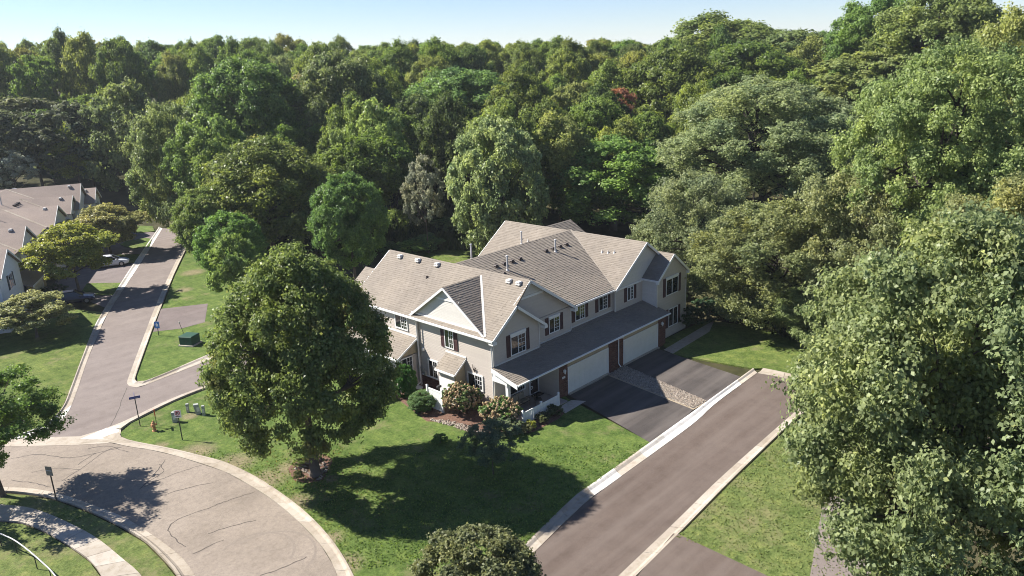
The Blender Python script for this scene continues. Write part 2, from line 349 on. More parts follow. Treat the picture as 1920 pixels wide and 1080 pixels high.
# asphalt
NEAR_IN = [(900, 1136), (990, 1047), (1095, 945), (1135, 915), (1293, 800), (1340, 758), (1420, 699)]
NEAR_OUT = [(885, 1117), (975, 1032), (1075, 935), (1115, 906), (1263, 800), (1325, 755), (1412, 692)]
FAR_IN = [(1090, 1148), (1160, 1080), (1265, 980), (1350, 897), (1467, 793), (1515, 752)]
FAR_OUT = [(1122, 1150), (1195, 1080), (1280, 995), (1368, 905), (1474, 803), (1530, 757)]
sheet('lane', NEAR_IN+[(1420, 699), (1465, 707), (1515, 721), (1515, 752)]+FAR_IN[::-1][1:], .012, M['asphalt_lane'], 'reddish brown asphalt lane running past the garages to a dead end')
LL_IN = [(304, 428), (300, 436), (255, 507), (203, 587), (187, 620), (164, 675), (145, 731), (128, 773), (106, 797), (85, 818)]
LL_OUT = [(298, 426), (292, 436), (243, 507), (192, 587), (174.6, 620), (153, 675), (132, 731), (118, 765), (98, 788), (70, 806), (17, 822), (-40, 828)]
LR_IN = [(362, 430), (352, 448), (319, 512), (291, 575.6), (271.7, 625.6), (239.7, 711.7), (240, 723), (254.8, 726.7), (267, 724.4), (329, 700), (388, 677), (470, 645)]
LR_OUT = [(368, 432), (359, 448), (326, 517), (302, 578), (284, 624), (255, 706), (256, 715), (265, 718.5), (313, 700), (388, 667.5), (470, 635)]
LO_IN = [(200, 803), (240, 787), (318.5, 749), (389.6, 722), (480, 690)]
LO_OUT = [(226, 806), (246, 792), (326, 752.5), (394, 725.5), (484, 695)]
sheet('road', LL_IN+[(85, 828), (150, 822), (200, 806)]+LO_IN[1:]+LR_IN[::-1], .012, M['asphalt_left'], 'pale mauve asphalt street running up past the far townhouses')
CR_IN = [(145, 832), (200, 828.9), (241.5, 837.8), (278.5, 843), (333, 855.6), (420, 884), (470, 911), (515, 940), (560, 978), (600, 1020), (625, 1060), (650, 1130)]
CR_OUT = [(223.7, 813), (228, 822), (247.4, 828.9), (283, 836), (333, 846), (389.6, 860), (420, 868.5), (470, 891), (520, 922), (570, 960), (610, 1000), (642, 1043), (672, 1100), (684, 1130)]
CL_IN = [(-60, 916), (13, 914), (72, 918), (128, 931), (187, 952), (238.5, 973.5), (298, 1012), (341, 1046), (366, 1080), (392, 1130)]
CL_OUT = [(-60, 925), (0, 923), (51, 926.6), (106.5, 937), (170, 961), (221.5, 986), (272.6, 1016), (310, 1053), (332, 1080), (354, 1130)]
sheet('circle_road', [(-60, 836), (0, 836), (64, 834)]+CR_IN+CL_IN[::-1], .008, M['asphalt_circle'], 'weathered light asphalt of the curving cul de sac with tar lines')
sheet('gutter_strip', [(-60, 824), (17, 824), (68, 820), (150, 818), (200, 803), (226, 800), (228, 824), (200, 831), (145, 834), (64, 836), (-60, 838)], .02, M['concrete'], 'concrete valley gutter between the side street and the cul de sac')
sheet('apron', [(150, 823), (157, 820), (200, 802), (224, 797), (222, 818), (180, 824)], .024, M['concrete_new'], 'pale new concrete patch at the mouth of the side street')
# lawns
LAWN_PX = [(226, 811), (228, 818), (247.4, 827), (283, 834), (333, 844), (389.6, 858), (420, 866), (470, 889), (522, 920), (572, 958), (612, 998), (644, 1041), (674, 1098), (686, 1130),
    (760, 1240), (885, 1119), (975, 1031), (1075, 934), (1115, 905), (1221, 830), (1066, 748), (930, 640), (760, 560), (640, 560), (560, 600), (484, 697), (394, 727.5), (326, 754.5), (246, 794)]
sheet('lawn', LAWN_PX, .085, M['grass'], 'mown lawn around the near townhouse, deep green in the shade', .15)
EAST_PX = [(1122, 1152), (1197, 1082), (1270, 1003), (1282, 996), (1370, 906), (1476, 804), (1535, 757), (1640, 760), (1700, 1000), (1640, 1200), (1435, 1079), (1200, 1200)]
sheet('lawn_east', EAST_PX, .085, M['grass_dry'], 'sunlit lawn beyond the lane, edged by the leafy tree', .15)
sheet('lawn_corner', [(1238, 640), (1262, 664), (1412, 691), (1432, 690), (1466, 698), (1512, 709), (1545, 721), (1600, 740), (1640, 690), (1500, 620), (1320, 600)], .085, M['grass_left'], 'shaded lawn at the dead end of the lane', .15)
sheet('lawn_island', [(370, 434), (361, 448), (328, 517), (304, 578), (286, 624), (257, 706), (258, 714), (266, 717), (313, 698.5), (388, 666), (472, 633), (520, 600), (470, 500), (420, 440)], .085, M['grass'], 'wedge of lawn with the green transformer between two pavements', .15, 0)
sheet('lawn_west', [(191, 585), (173, 620), (151.5, 675), (130.5, 731), (116, 765), (96, 787), (68, 804.5), (15, 820.5), (-60, 826), (-160, 760), (-60, 600), (30, 562), (120, 578)], .085, M['grass_left'], 'lawn left of the side street in front of the far townhouses', .15)
sheet('lawn_corner_strip', [(-60, 926), (0, 925), (51, 928.6), (105.5, 939), (169, 963), (220, 988), (271, 1018), (308, 1055), (330, 1082), (352, 1132), (290, 1140), (266, 1080), (230, 1049), (183, 1011), (128, 981), (64, 955.5), (0, 947), (-60, 945)], .085, M['grass_dry'], 'grass verge between the kerb and the footpath', .15)
sheet('lawn_corner_low', [(-60, 980), (0, 979), (42.6, 983), (85, 1000), (135, 1030), (169, 1055), (188, 1081), (212, 1140), (-60, 1200)], .085, M['grass_dry'], 'patchy grass inside the footpath with a curved rail', .15)
# driveways, pads
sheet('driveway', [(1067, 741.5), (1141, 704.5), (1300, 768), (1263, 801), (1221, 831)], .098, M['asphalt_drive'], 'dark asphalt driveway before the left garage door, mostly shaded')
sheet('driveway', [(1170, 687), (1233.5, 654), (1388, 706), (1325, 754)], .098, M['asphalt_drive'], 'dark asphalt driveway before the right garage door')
sheet('gravel_bed', [(1141, 704.5), (1170, 687), (1325, 754), (1300, 768)], .094, M['dirt'], 'strip of ground under the stones between the driveways')
sheet('driveway', [(1195, 1080), (1262, 1000), (1272, 1001.5), (1440, 1080), (1520, 1120), (1300, 1200), (1130, 1150)], .098, M['asphalt_lane'], 'brown asphalt drive at the bottom edge beside the lawn')
sheet('parking_pad', [(287, 622), (302, 579), (389.7, 569), (384, 604), (340, 616)], .098, M['asphalt_pad'], 'small mauve asphalt pad beside the side street')
sheet('path', [(1548, 925), (1530, 1010), (1518, 1085), (1510, 1140), (1640, 1140), (1625, 1000), (1600, 940)], .094, M['asphalt_left'], 'pale pavement showing under the edge of the leafy tree')
sheet('bare_patch', [(1556, 826), (1590, 822), (1600, 862), (1575, 905), (1560, 920), (1545, 880)], .092, M['dirt'], 'bare beige earth at the edge of the leafy tree')
sheet('front_walk', [(1047, 765), (1065, 753), (1072, 750), (1099, 752), (1060, 775)], .10, M['concrete_walk'], 'concrete walk from the porch gate to the driveway')
sheet('side_path', [(1244, 656), (1262, 663), (1330, 622), (1340, 600), (1318, 612)], .10, M['concrete_walk'], 'narrow concrete path along the right end of the house')
BED_PX = [(744, 735), (742, 745), (800, 790), (850, 792), (880, 812), (930, 822), (1000, 810), (1048, 785), (1058, 775), (1046, 764), (930, 745), (800, 700)]
sheet('planting_bed', BED_PX, .092, M['mulch'], 'dark mulched bed along the side and porch of the house')
sheet('tree_bed', [(540, 880), (560, 858), (600, 850), (622, 862), (616, 880), (604, 900), (575, 905), (550, 900)], .092, M['mulch'], 'reddish mulch ring around the trunk of the large maple', smooth=3)
sheet('far_driveway', [(292, 436), (205, 580), (185, 572), (155, 560), (120, 580), (100, 545), (110, 500), (150, 440), (230, 428)], .006, M['asphalt_far'], 'asphalt driveways in front of the far townhouses')
for px, lb in (([(273, 446), (236, 452), (224, 458), (245, 466), (279, 463), (285, 447.5)], 'small grass plot between drives nearest the far end of the street'),
               ([(262, 476.5), (210, 478), (205, 483), (236, 492), (251, 492)], 'small grass plot beside the white car'),
               ([(227, 530), (163, 531), (152, 548), (165, 553), (212, 552.5)], 'small grass plot beside the dark car, dappled with shade'),
               ([(286, 424), (200, 420), (180, 428), (260, 436.5), (290, 433)], 'dim grass at the head of the far driveways')):
    sheet('grass_plot', px, .085, M['grass'], lb, .1)
# kerbs: short concrete sections with open joints, each its own piece
def resample(px, n):
    P = [np.array(G(u, v, 0)) for u, v in px]; d = [0]
    for a, b in zip(P, P[1:]): d.append(d[-1]+np.linalg.norm(b-a))
    t = np.linspace(0, d[-1], n); P = np.array(P)
    return [np.array([np.interp(q, d, P[:, k]) for k in range(3)]) for q in t], d[-1]
def kerb(inner, outer, label, m, smooth=4, step=2.6, new=(), h=.13):
    inn = catmull(inner, smooth); out = catmull(outer, smooth)
    _, Ln = resample(inn, 2); nseg = max(2, int(Ln/step)); sub = 3
    A, _ = resample(inn, nseg*sub+1); B, _ = resample(out, nseg*sub+1)
    root = None
    root = thing('kerb', None, None); root['kind'] = 'structure'; root['label'] = label
    for s in range(nseg):
        b = MB(); rows = []
        for j in range(sub+1):
            i = s*sub+j; a, c = A[i].copy(), B[i].copy()
            if j == 0 or j == sub:
                k2 = i+(1 if j == 0 else -1); g = .012
                da = A[k2]-a; a = a+da/np.linalg.norm(da)*g; dc = B[k2]-c; c = c+dc/np.linalg.norm(dc)*g
            rows.append([(*(a+(c-a)*t)[:2], z) for t, z in ((0, -.05), (0, .026), (.58, .018), (.74, .075), (.82, h), (1, h), (1, -.05))])
        for j in range(sub):
            for k in range(6): b.face(rows[j][k], rows[j+1][k], rows[j+1][k+1], rows[j][k+1])
        b.face(*rows[0]); b.face(*rows[-1][::-1])
        b.build('kerb_section', M['concrete_new'] if any(x0 <= (s+.5)/nseg < x1 for x0, x1 in new) else m, root)
    return root
kerb(NEAR_IN, NEAR_OUT, 'concrete kerb along the house side of the lane', M['concrete'], new=((.30, .385), (.47, .74), (.78, .95)), h=.10)
kerb(FAR_IN, FAR_OUT, 'concrete kerb along the lawn side of the lane', M['concrete'], h=.10)
kerb([(1420, 700), (1465, 708), (1515, 722)], [(1431, 692), (1466, 699), (1513, 710)], 'concrete kerb closing the dead end of the lane', M['concrete'], h=.10)
kerb(LL_IN, LL_OUT, 'concrete kerb on the left side of the side street', M['concrete'], new=((.0, .47), (.62, .67), (.93, 1.)), h=.11)
kerb(LR_IN, LR_OUT, 'concrete kerb round the wedge of lawn with the transformer', M['concrete'], h=.11)
kerb(LO_IN, LO_OUT, 'concrete kerb on the near side of the short branch street', M['concrete'], h=.11)
kerb(CR_IN, CR_OUT, 'curved concrete kerb on the house side of the cul de sac', M['concrete'], h=.13)
kerb(CL_IN, CL_OUT, 'curved concrete kerb on the inner side of the cul de sac', M['concrete'], h=.13)
def walk():
    up = [(-60, 946), (0, 948), (64, 956.5), (128, 982), (183, 1012), (230, 1050), (264, 1080), (300, 1135)]
    lo = [(-60, 977), (0, 978), (42.6, 982), (85, 999), (136, 1029), (170, 1054), (189.5, 1080), (214, 1135)]
    U = catmull(up, 4); Lw = catmull(lo, 4); n = 12; A, _ = resample(U, n*2+1); B, _ = resample(Lw, n*2+1)
    root = thing('footpath', None, None); root['kind'] = 'structure'; root['label'] = 'curving concrete footpath of large slabs, dappled with shade'
    for s in range(n):
        b = MB(); i = s*2; P = []
        a0, a2, b0, b2 = [np.array(x) for x in (A[i], A[i+2], B[i], B[i+2])]
        g = .014; e = (a2-a0); e = e/np.linalg.norm(e)*g; f = (b2-b0); f = f/np.linalg.norm(f)*g
        b.slab([(*q[:2], .105) for q in (a0+e, b0+f, B[i+1], b2-f, a2-e, A[i+1])], .12); b.build('slab', M['concrete_walk'], root)
walk()
def tar(px, w=.027, label='dark tar line sealing a crack in the cul de sac'):
    pts = catmull(px, 5); P = [G(u, v, .013) for u, v in pts]; rnd = random.Random(int(px[0][0]*7)); b = MB(); prev = None
    for i, p in enumerate(P):
        d = (P[min(i+1, len(P)-1)]-P[max(i-1, 0)]); d.z = 0; d.normalize(); s_ = Vector((-d.y, d.x, 0))
        j = s_*rnd.uniform(-.05, .05); ww = w*rnd.uniform(.6, 1.3); a, c = p+j-s_*ww, p+j+s_*ww
        if prev: b.face(prev[1], a, c, prev[0]) if False else b.face(prev[0], prev[1], c, a)
        prev = (a, c)
    o = b.build('crack_seal', M['tar']); return o
CR = thing('crack_seals', None, None); CR['kind'] = 'structure'; CR['label'] = 'thin tar lines sealing the cracks of the cul de sac'
for px in ([(478, 922), (450, 931), (420, 941), (390, 953), (350, 967), (326, 978), (316, 994), (330, 1012), (348, 1025)], [(361, 1039), (392, 1024), (420, 1012)], [(261, 917), (285, 893), (311, 862)],
           [(264, 915), (300, 899), (340, 884), (378, 872)], [(115, 902), (150, 880), (200, 845), (228, 838)], [(165, 841), (200, 836), (240, 848)], [(145, 872), (180, 850), (222, 840)], [(488, 1079), (520, 1068), (545, 1058), (575, 1044)],
           [(20, 900), (60, 905), (95, 913)], [(390, 1000), (440, 985), (480, 975)], [(275, 905), (306, 885), (300, 870)], [(20, 860), (70, 852), (130, 858), (180, 850)], [(60, 885), (110, 878), (150, 880)], [(300, 930), (350, 915), (400, 905)]):
    t = tar(px); t.parent = CR
for px in ([(238, 727), (225, 760), (208, 798)],):
    t = tar(px, .03); t.parent = CR
M['skid'] = noisy('tyre_mark', (.185, .155, .13), (.235, .20, .168), 9, .9, .2, bump=0)
def ring(u, v, r, a0, a1, w):
    c = G(u, v, .0095+r*.0008); P = [(c+Vector((r*math.cos(a), r*math.sin(a), 0)), c+Vector(((r+w)*math.cos(a), (r+w)*math.sin(a), 0))) for a in [R(a0+(a1-a0)*i/40) for i in range(41)]]; b = MB()
    for i in range(40): b.face(P[i][0], P[i+1][0], P[i+1][1], P[i][1]) if a1 < a0 else b.face(P[i][1], P[i+1][1], P[i+1][0], P[i][0])
    b.build('tyre_mark', M['skid'], CR)
for q in ((480, 1040, 1.9, -60, 120, .14), (505, 1046, 2.3, -70, 100, .12)): ring(*q)
def stones(name, px_a, px_b, n, label, seed=3, s0=.035, s1=.085):
    rnd = random.Random(seed); b = MB(); A0, A1 = G(*px_a[0]), G(*px_a[1]); B0, B1 = G(*px_b[0]), G(*px_b[1])
    for i in range(n):
        t, w = rnd.random(), rnd.random(); p = A0.lerp(A1, t).lerp(B0.lerp(B1, t), w); s_ = rnd.uniform(s0, s1); z = .1+rnd.random()*.03
        an = rnd.random()*6.28; ca, sa = math.cos(an), math.sin(an); k = len(b.v)
        rx, ry, rz = s_*rnd.uniform(.8, 1.3), s_*rnd.uniform(.6, 1), s_*rnd.uniform(.4, .8)
        for dx, dy, dz in ((rx, 0, 0), (0, ry, 0), (-rx, 0, 0), (0, -ry, 0), (.1*rx, 0, rz)): b.v.append((p.x+dx*ca-dy*sa, p.y+dx*sa+dy*ca, z+dz))
        for f in ((0, 1, 4), (1, 2, 4), (2, 3, 4), (3, 0, 4)): b.f.append(tuple(k+q for q in f))
    o = b.build(name, M['stone']); tag(o, label, kind='stuff', cat='gravel')
stones('river_stones', [(1141, 704.5), (1300, 768)], [(1170, 687), (1325, 754)], 5200, 'grey and tan river stones between the two driveways')
stones('bed_rocks', [(800, 788), (880, 812)], [(845, 790), (930, 818)], 300, 'scattered pale rocks edging the planting bed', 5, .05, .12)
stones('tree_rocks', [(548, 880), (600, 903)], [(600, 856), (616, 880)], 90, 'pale rocks lying in the mulch ring of the maple', 8, .06, .16)
# ------------------------------------------------------------------ building helpers (all in the building's own frame)
def clip_u(poly, v):                    # poly in (u, v); convex: extent of u at height v
    us = []
    for i in range(len(poly)):
        (u0, v0), (u1, v1) = poly[i], poly[(i+1) % len(poly)]
        if abs(v1-v0) < 1e-9:
            if abs(v-v0) < 1e-6: us += [u0, u1]
        elif min(v0, v1)-1e-9 <= v <= max(v0, v1)+1e-9: us.append(u0+(u1-u0)*(v-v0)/(v1-v0))
    return (min(us), max(us)) if us else None
def shingles(b, poly, course=.19, tab=.34, t=.025, seed=1):
    P = [Vector(p) for p in poly]; n = (P[1]-P[0]).cross(P[2]-P[0]).normalized()
    if n.z < 0: n = -n
    e = Vector((0, 0, 1)).cross(n).normalized(); up = n.cross(e).normalized()
    O = min(P, key=lambda p: p.z); uv = [((p-O).dot(e), (p-O).dot(up)) for p in P]
    rnd = random.Random(seed); vmax = max(v for _, v in uv); k = 0; v = 0.
    while v < vmax-1e-4:
        v1 = min(v+course, vmax); lo = clip_u(uv, v+1e-5); hi = clip_u(uv, v1-1e-5)
        if lo and hi:
            u = min(lo[0], hi[0])-rnd.random()*tab
            while u < max(lo[1], hi[1]):
                w = tab*rnd.uniform(.7, 1.3); a0, a1 = max(u, lo[0]), min(u+w, lo[1]); c0, c1 = max(u, hi[0]), min(u+w, hi[1]); u += w
                if a1 < a0: a0 = a1 = (a0+a1)/2 if a0-a1 < tab else None
                if c1 < c0: c0 = c1 = (c0+c1)/2 if c0-c1 < tab else None
                if a0 is None or c0 is None or (a1-a0 < .01 and c1-c0 < .01): continue
                h = t*rnd.uniform(.6, 1.25); q = lambda uu, vv, hh: O+e*uu+up*vv+n*hh
                p0, p1, p2, p3 = q(a0, v, h), q(a1, v, h), q(c1, v1, .004), q(c0, v1, .004)
                r0, r1 = q(a0, v, -.01), q(a1, v, -.01); i = len(b.v)
                b.v += [tuple(x) for x in (p0, p1, p2, p3, r0, r1)]; b.f += [(i, i+1, i+2, i+3), (i+4, i+5, i+1, i), (i+4, i, i+3), (i+1, i+5, i+2)]
        v = v1; k += 1
def laps(b, org, ud, nd, poly, lap=.125, t=.016):   # lap siding strips over a convex wall polygon (u, z)
    org, ud, nd = Vector(org), Vector(ud), Vector(nd); z = min(p[1] for p in poly); zm = max(p[1] for p in poly)
    while z < zm-1e-4:
        z1 = min(z+lap, zm); lo, hi = clip_u(poly, z+1e-5), clip_u(poly, z1-1e-5)
        if lo and hi:
            q = lambda u, zz, d: org+ud*u+Vector((0, 0, zz))+nd*d
            a, c, d, e = q(lo[0], z, t), q(lo[1], z, t), q(hi[1], z1, .002), q(hi[0], z1, .002); a_, c_ = q(lo[0], z, 0), q(lo[1], z, 0)
            i = len(b.v); b.v += [tuple(x) for x in (a, c, d, e, a_, c_)]; b.f += [(i, i+1, i+2, i+3), (i+4, i+5, i+1, i)]
        z = z1
X, Y, Z = Vector((1, 0, 0)), Vector((0, 1, 0)), Vector((0, 0, 1))
def wall(root, org, ud, nd, poly, m='siding', name='wall', thick=.14, lap=.125):
    """solid wall core with real lap boards on its outer face"""
    org, ud, nd = Vector(org), Vector(ud), Vector(nd); b = MB()
    fr = [org+ud*u+Z*z for u, z in poly]; bk = [p-nd*thick for p in fr]
    b.face(*fr); b.face(*bk[::-1])
    for i in range(len(fr)):
        j = (i+1) % len(fr); b.face(fr[i], bk[i], bk[j], fr[j])
    w = b.build(name, M[m], root)
    c = MB(); laps(c, org+nd*.003, ud, nd, poly, lap); c.build('siding', M[m], w, kind='stuff')
    return w
def corner(root, p, z0, z1, m='siding', w=.1):
    b = MB(); b.box(p[0]-w/2, p[0]+w/2, p[1]-w/2, p[1]+w/2, z0, z1); b.build('corner_board', M[m], root)
def window(root, c, ud, nd, w, h, header=0, cols=2, rows=3, grid='right', shutters=None, frame='trim', name='window', fw_=.07):
    """c = centre on wall surface; outer size w x h.  Sliding sash pair."""
    c, ud, nd = Vector(c), Vector(ud), Vector(nd); q = lambda u, z, d: c+ud*u+Z*z+nd*d
    def bx(b, u0, u1, z0, z1, d0, d1):
        p = [q(u0, z0, d1), q(u1, z0, d1), q(u1, z0, d0), q(u0, z0, d0), q(u0, z1, d1), q(u1, z1, d1), q(u1, z1, d0), q(u0, z1, d0)]
        if ud.cross(Z).dot(nd) < 0: p = [p[1], p[0], p[3], p[2], p[5], p[4], p[7], p[6]]
        b.hexa(p)
    b = MB(); W, H = w/2, h/2; top = H-header
    bx(b, -W, -W+fw_, -H, top, 0, .06); bx(b, W-fw_, W, -H, top, 0, .06); bx(b, -W+fw_, W-fw_, top-fw_, top, 0, .06); bx(b, -W+fw_, W-fw_, -H, -H+fw_, 0, .06)
    if header: bx(b, -W-.03, W+.03, top+.002, H, 0, .09)
    bx(b, -.03, .03, -H+fw_, top-fw_, 0, .055)
    f = b.build(name, M[frame], root)
    for s in (-1, 1):
        g = MB(); u0, u1 = (-W+fw_, -.03) if s < 0 else (.03, W-fw_); d = .028 if s < 0 else .034
        g.face(q(u0, -H+fw_, d), q(u1, -H+fw_, d), q(u1, top-fw_, d), q(u0, top-fw_, d)); g.build('pane', M['glass'], f)
    for s in ((1,) if grid == 'right' else (-1, 1) if grid == 'both' else ()):
        g = MB(); u0, u1 = (-W+fw_, -.03) if s < 0 else (.03, W-fw_)
        for k in range(1, cols+0): uu = u0+(u1-u0)*k/cols; bx(g, uu-.012, uu+.012, -H+fw_, top-fw_, .036, .05)
        for k in range(1, rows+0): zz = -H+fw_+(top-fw_+H-fw_)*k/rows; bx(g, u0, u1, zz-.012, zz+.012, .037, .049)
        g.build('grille', M[frame], f)
    if shutters:
        for s in (-1, 1):
            g = MB(); sw = .38; u0 = W+.03 if s > 0 else -W-.03-sw; z1 = H if not header else H-.05
            bx(g, u0, u0+.05, -H, z1, 0, .05); bx(g, u0+sw-.05, u0+sw, -H, z1, 0, .05)
            for zc in (-H, (-H+z1)/2-.03, z1-.06): bx(g, u0+.05, u0+sw-.05, zc, zc+.06, 0, .05)
            bx(g, u0+.05, u0+sw-.05, -H+.03, z1-.03, 0, .02); k = -H+.09
            while k < z1-.1: bx(g, u0+.06, u0+sw-.06, k, k+.03, .021, .04); k += .07
            g.build('shutter', M[shutters], root)
    return f
def rake(root, a, b_, m='trim', w=.045, h=.2):   # board under a sloping roof edge
    b = MB(); b.bar(a, b_, w, h); b.build('rake_board', M[m], root)
def gutter(root, a, b_, m='trim'):
    a, b_ = Vector(a), Vector(b_); b = MB(); b.bar(a, b_, .12, .13); b.build('gutter', M[m], root)
def downspout(root, pts, m='trim'):
    b = MB(); b.tube(pts, .05, 6); b.build('downspout', M[m], root)
def roof(root, poly, name='roof', th=.14, m='shingle', real=True, seed=1, under='trim'):
    P = [Vector(p) for p in poly]
    if (P[1]-P[0]).cross(P[2]-P[0]).z < 0: P = P[::-1]
    b = MB(); b.slab(P, th); o = b.build(name, M[m] if not real else M['deck'], root)
    if real:
        c = MB(); shingles(c, [p+Z*.012 for p in P], seed=seed); c.build('shingles', M[m], o, kind='stuff')
    return o
def bricks(root, x0, x1, y, z0, z1, ud=X, nd=-Y, org=(0, 0, 0), name='brick_pier', depth=.0):
    """brick veneer: u from x0..x1 on plane through org"""
    org = Vector(org); b = MB(); q = lambda u, z, d: org+ud*u+Z*z+nd*d
    b.hexa([q(x0, z0, 0), q(x1, z0, 0), q(x1, z0, -.2), q(x0, z0, -.2), q(x0, z1, 0), q(x1, z1, 0), q(x1, z1, -.2), q(x0, z1, -.2)])
    w = b.build(name, M['mortar'], root); c = MB(); z = z0+.01; r = 0; rnd = random.Random(int(x0*10)+7)
    while z+.06 < z1:
        u = x0-(.11 if r % 2 else 0)
        while u < x1:
            a0, a1 = max(u, x0), min(u+.205, x1); d = rnd.uniform(.012, .02)
            if a1-a0 > .03: c.hexa([q(a0, z, d), q(a1, z, d), q(a1, z, 0), q(a0, z, 0), q(a0, z+.062, d), q(a1, z+.062, d), q(a1, z+.062, 0), q(a0, z+.062, 0)])
            u += .22
        z += .076; r += 1
    c.build('bricks', M['brick'], w, kind='stuff'); return w
def garage_door(root, x0, x1, y, z0, z1, gm='gdoor'):
    f = MB(); f.box(x0-.09, x0, y-.05, y, z0, z1+.09); f.box(x1, x1+.09, y-.05, y, z0, z1+.09); f.box(x0, x1, y-.05, y, z1, z1+.09)
    d = f.build('garage_door', M['trim'], root); h = (z1-z0)/4
    for k in range(4):
        b = MB(); a, c = z0+k*h+.006, z0+(k+1)*h-.006; b.box(x0+.005, x1-.005, y-.012, y+.03, a, c); n = 8; w = (x1-x0)/n
        for i in range(n):
            u0, u1 = x0+i*w+.07, x0+(i+1)*w-.07
            b.hexa([(u0, y-.012, a+.07), (u1, y-.012, a+.07), (u1, y-.012, a+.07), (u0, y-.012, a+.07)]+[(u0, y-.012, c-.07)]*4) if False else b.box(u0, u1, y-.026, y-.012, a+.08, c-.08)
        b.build('door_section', M[gm], d)
    return d
def box_vent(root, p, m='vent_grey', s=1.):
    b = MB(); x, y, z = p; b.box(x-.24*s, x+.24*s, y-.22*s, y+.22*s, z-.05, z+.02); b.box(x-.17*s, x+.17*s, y-.17*s, y+.17*s, z+.0, z+.14*s); b.hexa([(x-.22*s, y-.2*s, z+.13*s), (x+.2*s, y-.2*s, z+.13*s), (x+.2*s, y+.2*s, z+.13*s), (x-.22*s, y+.2*s, z+.13*s), (x-.16*s, y-.15*s, z+.2*s), (x+.14*s, y-.15*s, z+.2*s), (x+.14*s, y+.15*s, z+.2*s), (x-.16*s, y+.15*s, z+.2*s)])
    b.build('roof_vent', M[m], root)
def pipe(root, p, h, m='galv', r=.075, cap=True):
    b = MB(); x, y, z = p; pr = [(r*3, -.12), (r*1.9, .02), (r, .12), (r, h-.14)]
    if cap: pr += [(r*.7, h-.13), (r*.7, h-.06), (r*1.6, h-.06), (r*1.4, h), (.01, h+.03)]
    else: pr += [(.01, h)]
    b.lathe((x, y, z), pr, 10); b.build('flue_pipe' if cap else 'vent_pipe', M[m], root, smooth=False)
# ------------------------------------------------------------------ the near townhouse block
H = thing('townhouse_block', 'near two storey tan townhouse block with twin white garage doors and brown shingle roof', 'building')
ZE, ZR = 5.73, 9.03
# walls
wall(H, (0, 0, 0), Y, -X, [(0, 0), (8.1, 0), (8.1, 5.75), (0, 5.75)])
wall(H, (-.14, 8.1, 0), Y, -X, [(0, 0), (7.7, 0), (7.7, 5.66), (0, 5.66)], thick=.2)
wall(H, (0, 0, 0), X, -Y, [(0, 0), (4.89, 0), (4.89, 5.85), (2.2, 7.55), (0, 5.98)])
wall(H, (0, .32, 0), X, -Y, [(4.5, 0), (9.0, 0), (9.0, 5.64), (4.5, 5.64)], thick=.1)
wall(H, (0, .34, 0), X, -Y, [(.4, 5.68), (9.0, 5.68), (4.03, 8.93)], name='gable_wall', thick=.1)
wall(H, (4.89, 0, 0), Y, X, [(-.02, 2.8), (.32, 2.8), (.32, 5.8), (-.02, 5.8)], thick=.05, name='return_wall')
wall(H, (0, .48, 0), X, -Y, [(9.0, 2.8), (14.75, 2.8), (14.75, 5.72), (9.0, 5.72)])
wall(H, (0, .19, 0), X, -Y, [(14.75, 2.6), (18.75, 2.6), (18.75, 5.40), (14.75, 5.40)])
wall(H, (0, .19, 0), X, -Y, [(14.35, 5.56), (23.4, 5.56), (18.92, 8.72)], 'siding_pale_and_lit', name='gable_wall', lap=.2)
wall(H, (14.75, .19, 0), Y, -X, [(0, 3.2), (.3, 3.2), (.3, 5.4), (0, 5.4)], thick=.05, name='return_wall')
wall(H, (18.72, -1.3, 0), Y, -X, [(0, 2.4), (1.5, 2.4), (1.5, 5.66), (0, 5.66)], 'siding_pale_and_lit', name='return_wall', lap=.14)
wall(H, (18.72, -1.3, 0), X, -Y, [(0, 0), (4.7, 0), (4.7, 5.72), (2.34, 7.46), (0, 5.72)])
wall(H, (23.42, -1.3, 0), Y, X, [(0, 0), (17.4, 0), (17.4, 5.6), (0, 5.6)])
wall(H, (0, 15.8, 0), X, Y, [(0, 0), (14.5, 0), (14.5, 5.6), (0, 5.6)]); wall(H, (0, 16.1, 0), X, Y, [(14.5, 0), (23.4, 0), (23.4, 5.6), (18.92, 8.6), (14.5, 5.6)])
wall(H, (0, 15.79, 0), X, Y, [(0, 5.68), (8.8, 5.68), (4.03, 8.9)], name='gable_wall')
for p, a, c in (((0, 0), 0, 5.75), ((4.89, 0), 3.3, 5.8), ((9.0, .33), 3.4, 5.6), ((14.75, .2), 3.4, 5.4), ((18.72, -1.3), 2.9, 5.6), ((-.1, 8.1), 0, 5.6), ((23.4, -1.3), 0, 5.6)): corner(H, p, a, c, 'siding_pale_and_lit')
# friezes on the gables
def boards(name, m, *bx_):
    b = MB()
    for q in bx_: b.box(*q)
    return b.build(name, M[m], H)
boards('frieze_board', 'trim', (2.3, 5.8, .27, .315, 7.60, 7.78)); boards('frieze_board', 'trim', (14.6, 18.75, .12, .175, 5.41, 5.55))
wall(H, (0, .30, 0), X, -Y, [(2.42, 7.80), (5.82, 7.80), (4.03, 8.9)], 'siding_pale_and_lit', name='gable_panel', lap=.15, thick=.03)
# main left gable roof (ridge along y)
yf, yb = -.40, 16.1
roof(H, [(-.36, yf, ZE), (-.36, yb, ZE), (4.03, yb, ZR), (4.03, yf+.28, ZR), (2.2, yf+.0, 7.655)], seed=2)
roof(H, [(-.36, yb, ZE), (-.36, yb+1.3, ZE), (2.28, yb+1.3, 7.715), (2.28, yb, 7.715)], seed=12)
roof(H, [(9.25, yf+.28, 5.6), (9.25, yb, 5.6), (4.03, yb, ZR), (4.03, yf+.28, ZR)], seed=3)
roof(H, [(2.2, yf, 7.655), (5.3, yf, 5.4), (5.3, yf+.85, 5.4), (2.2, yf+.85, 7.655)], seed=4, th=.1)
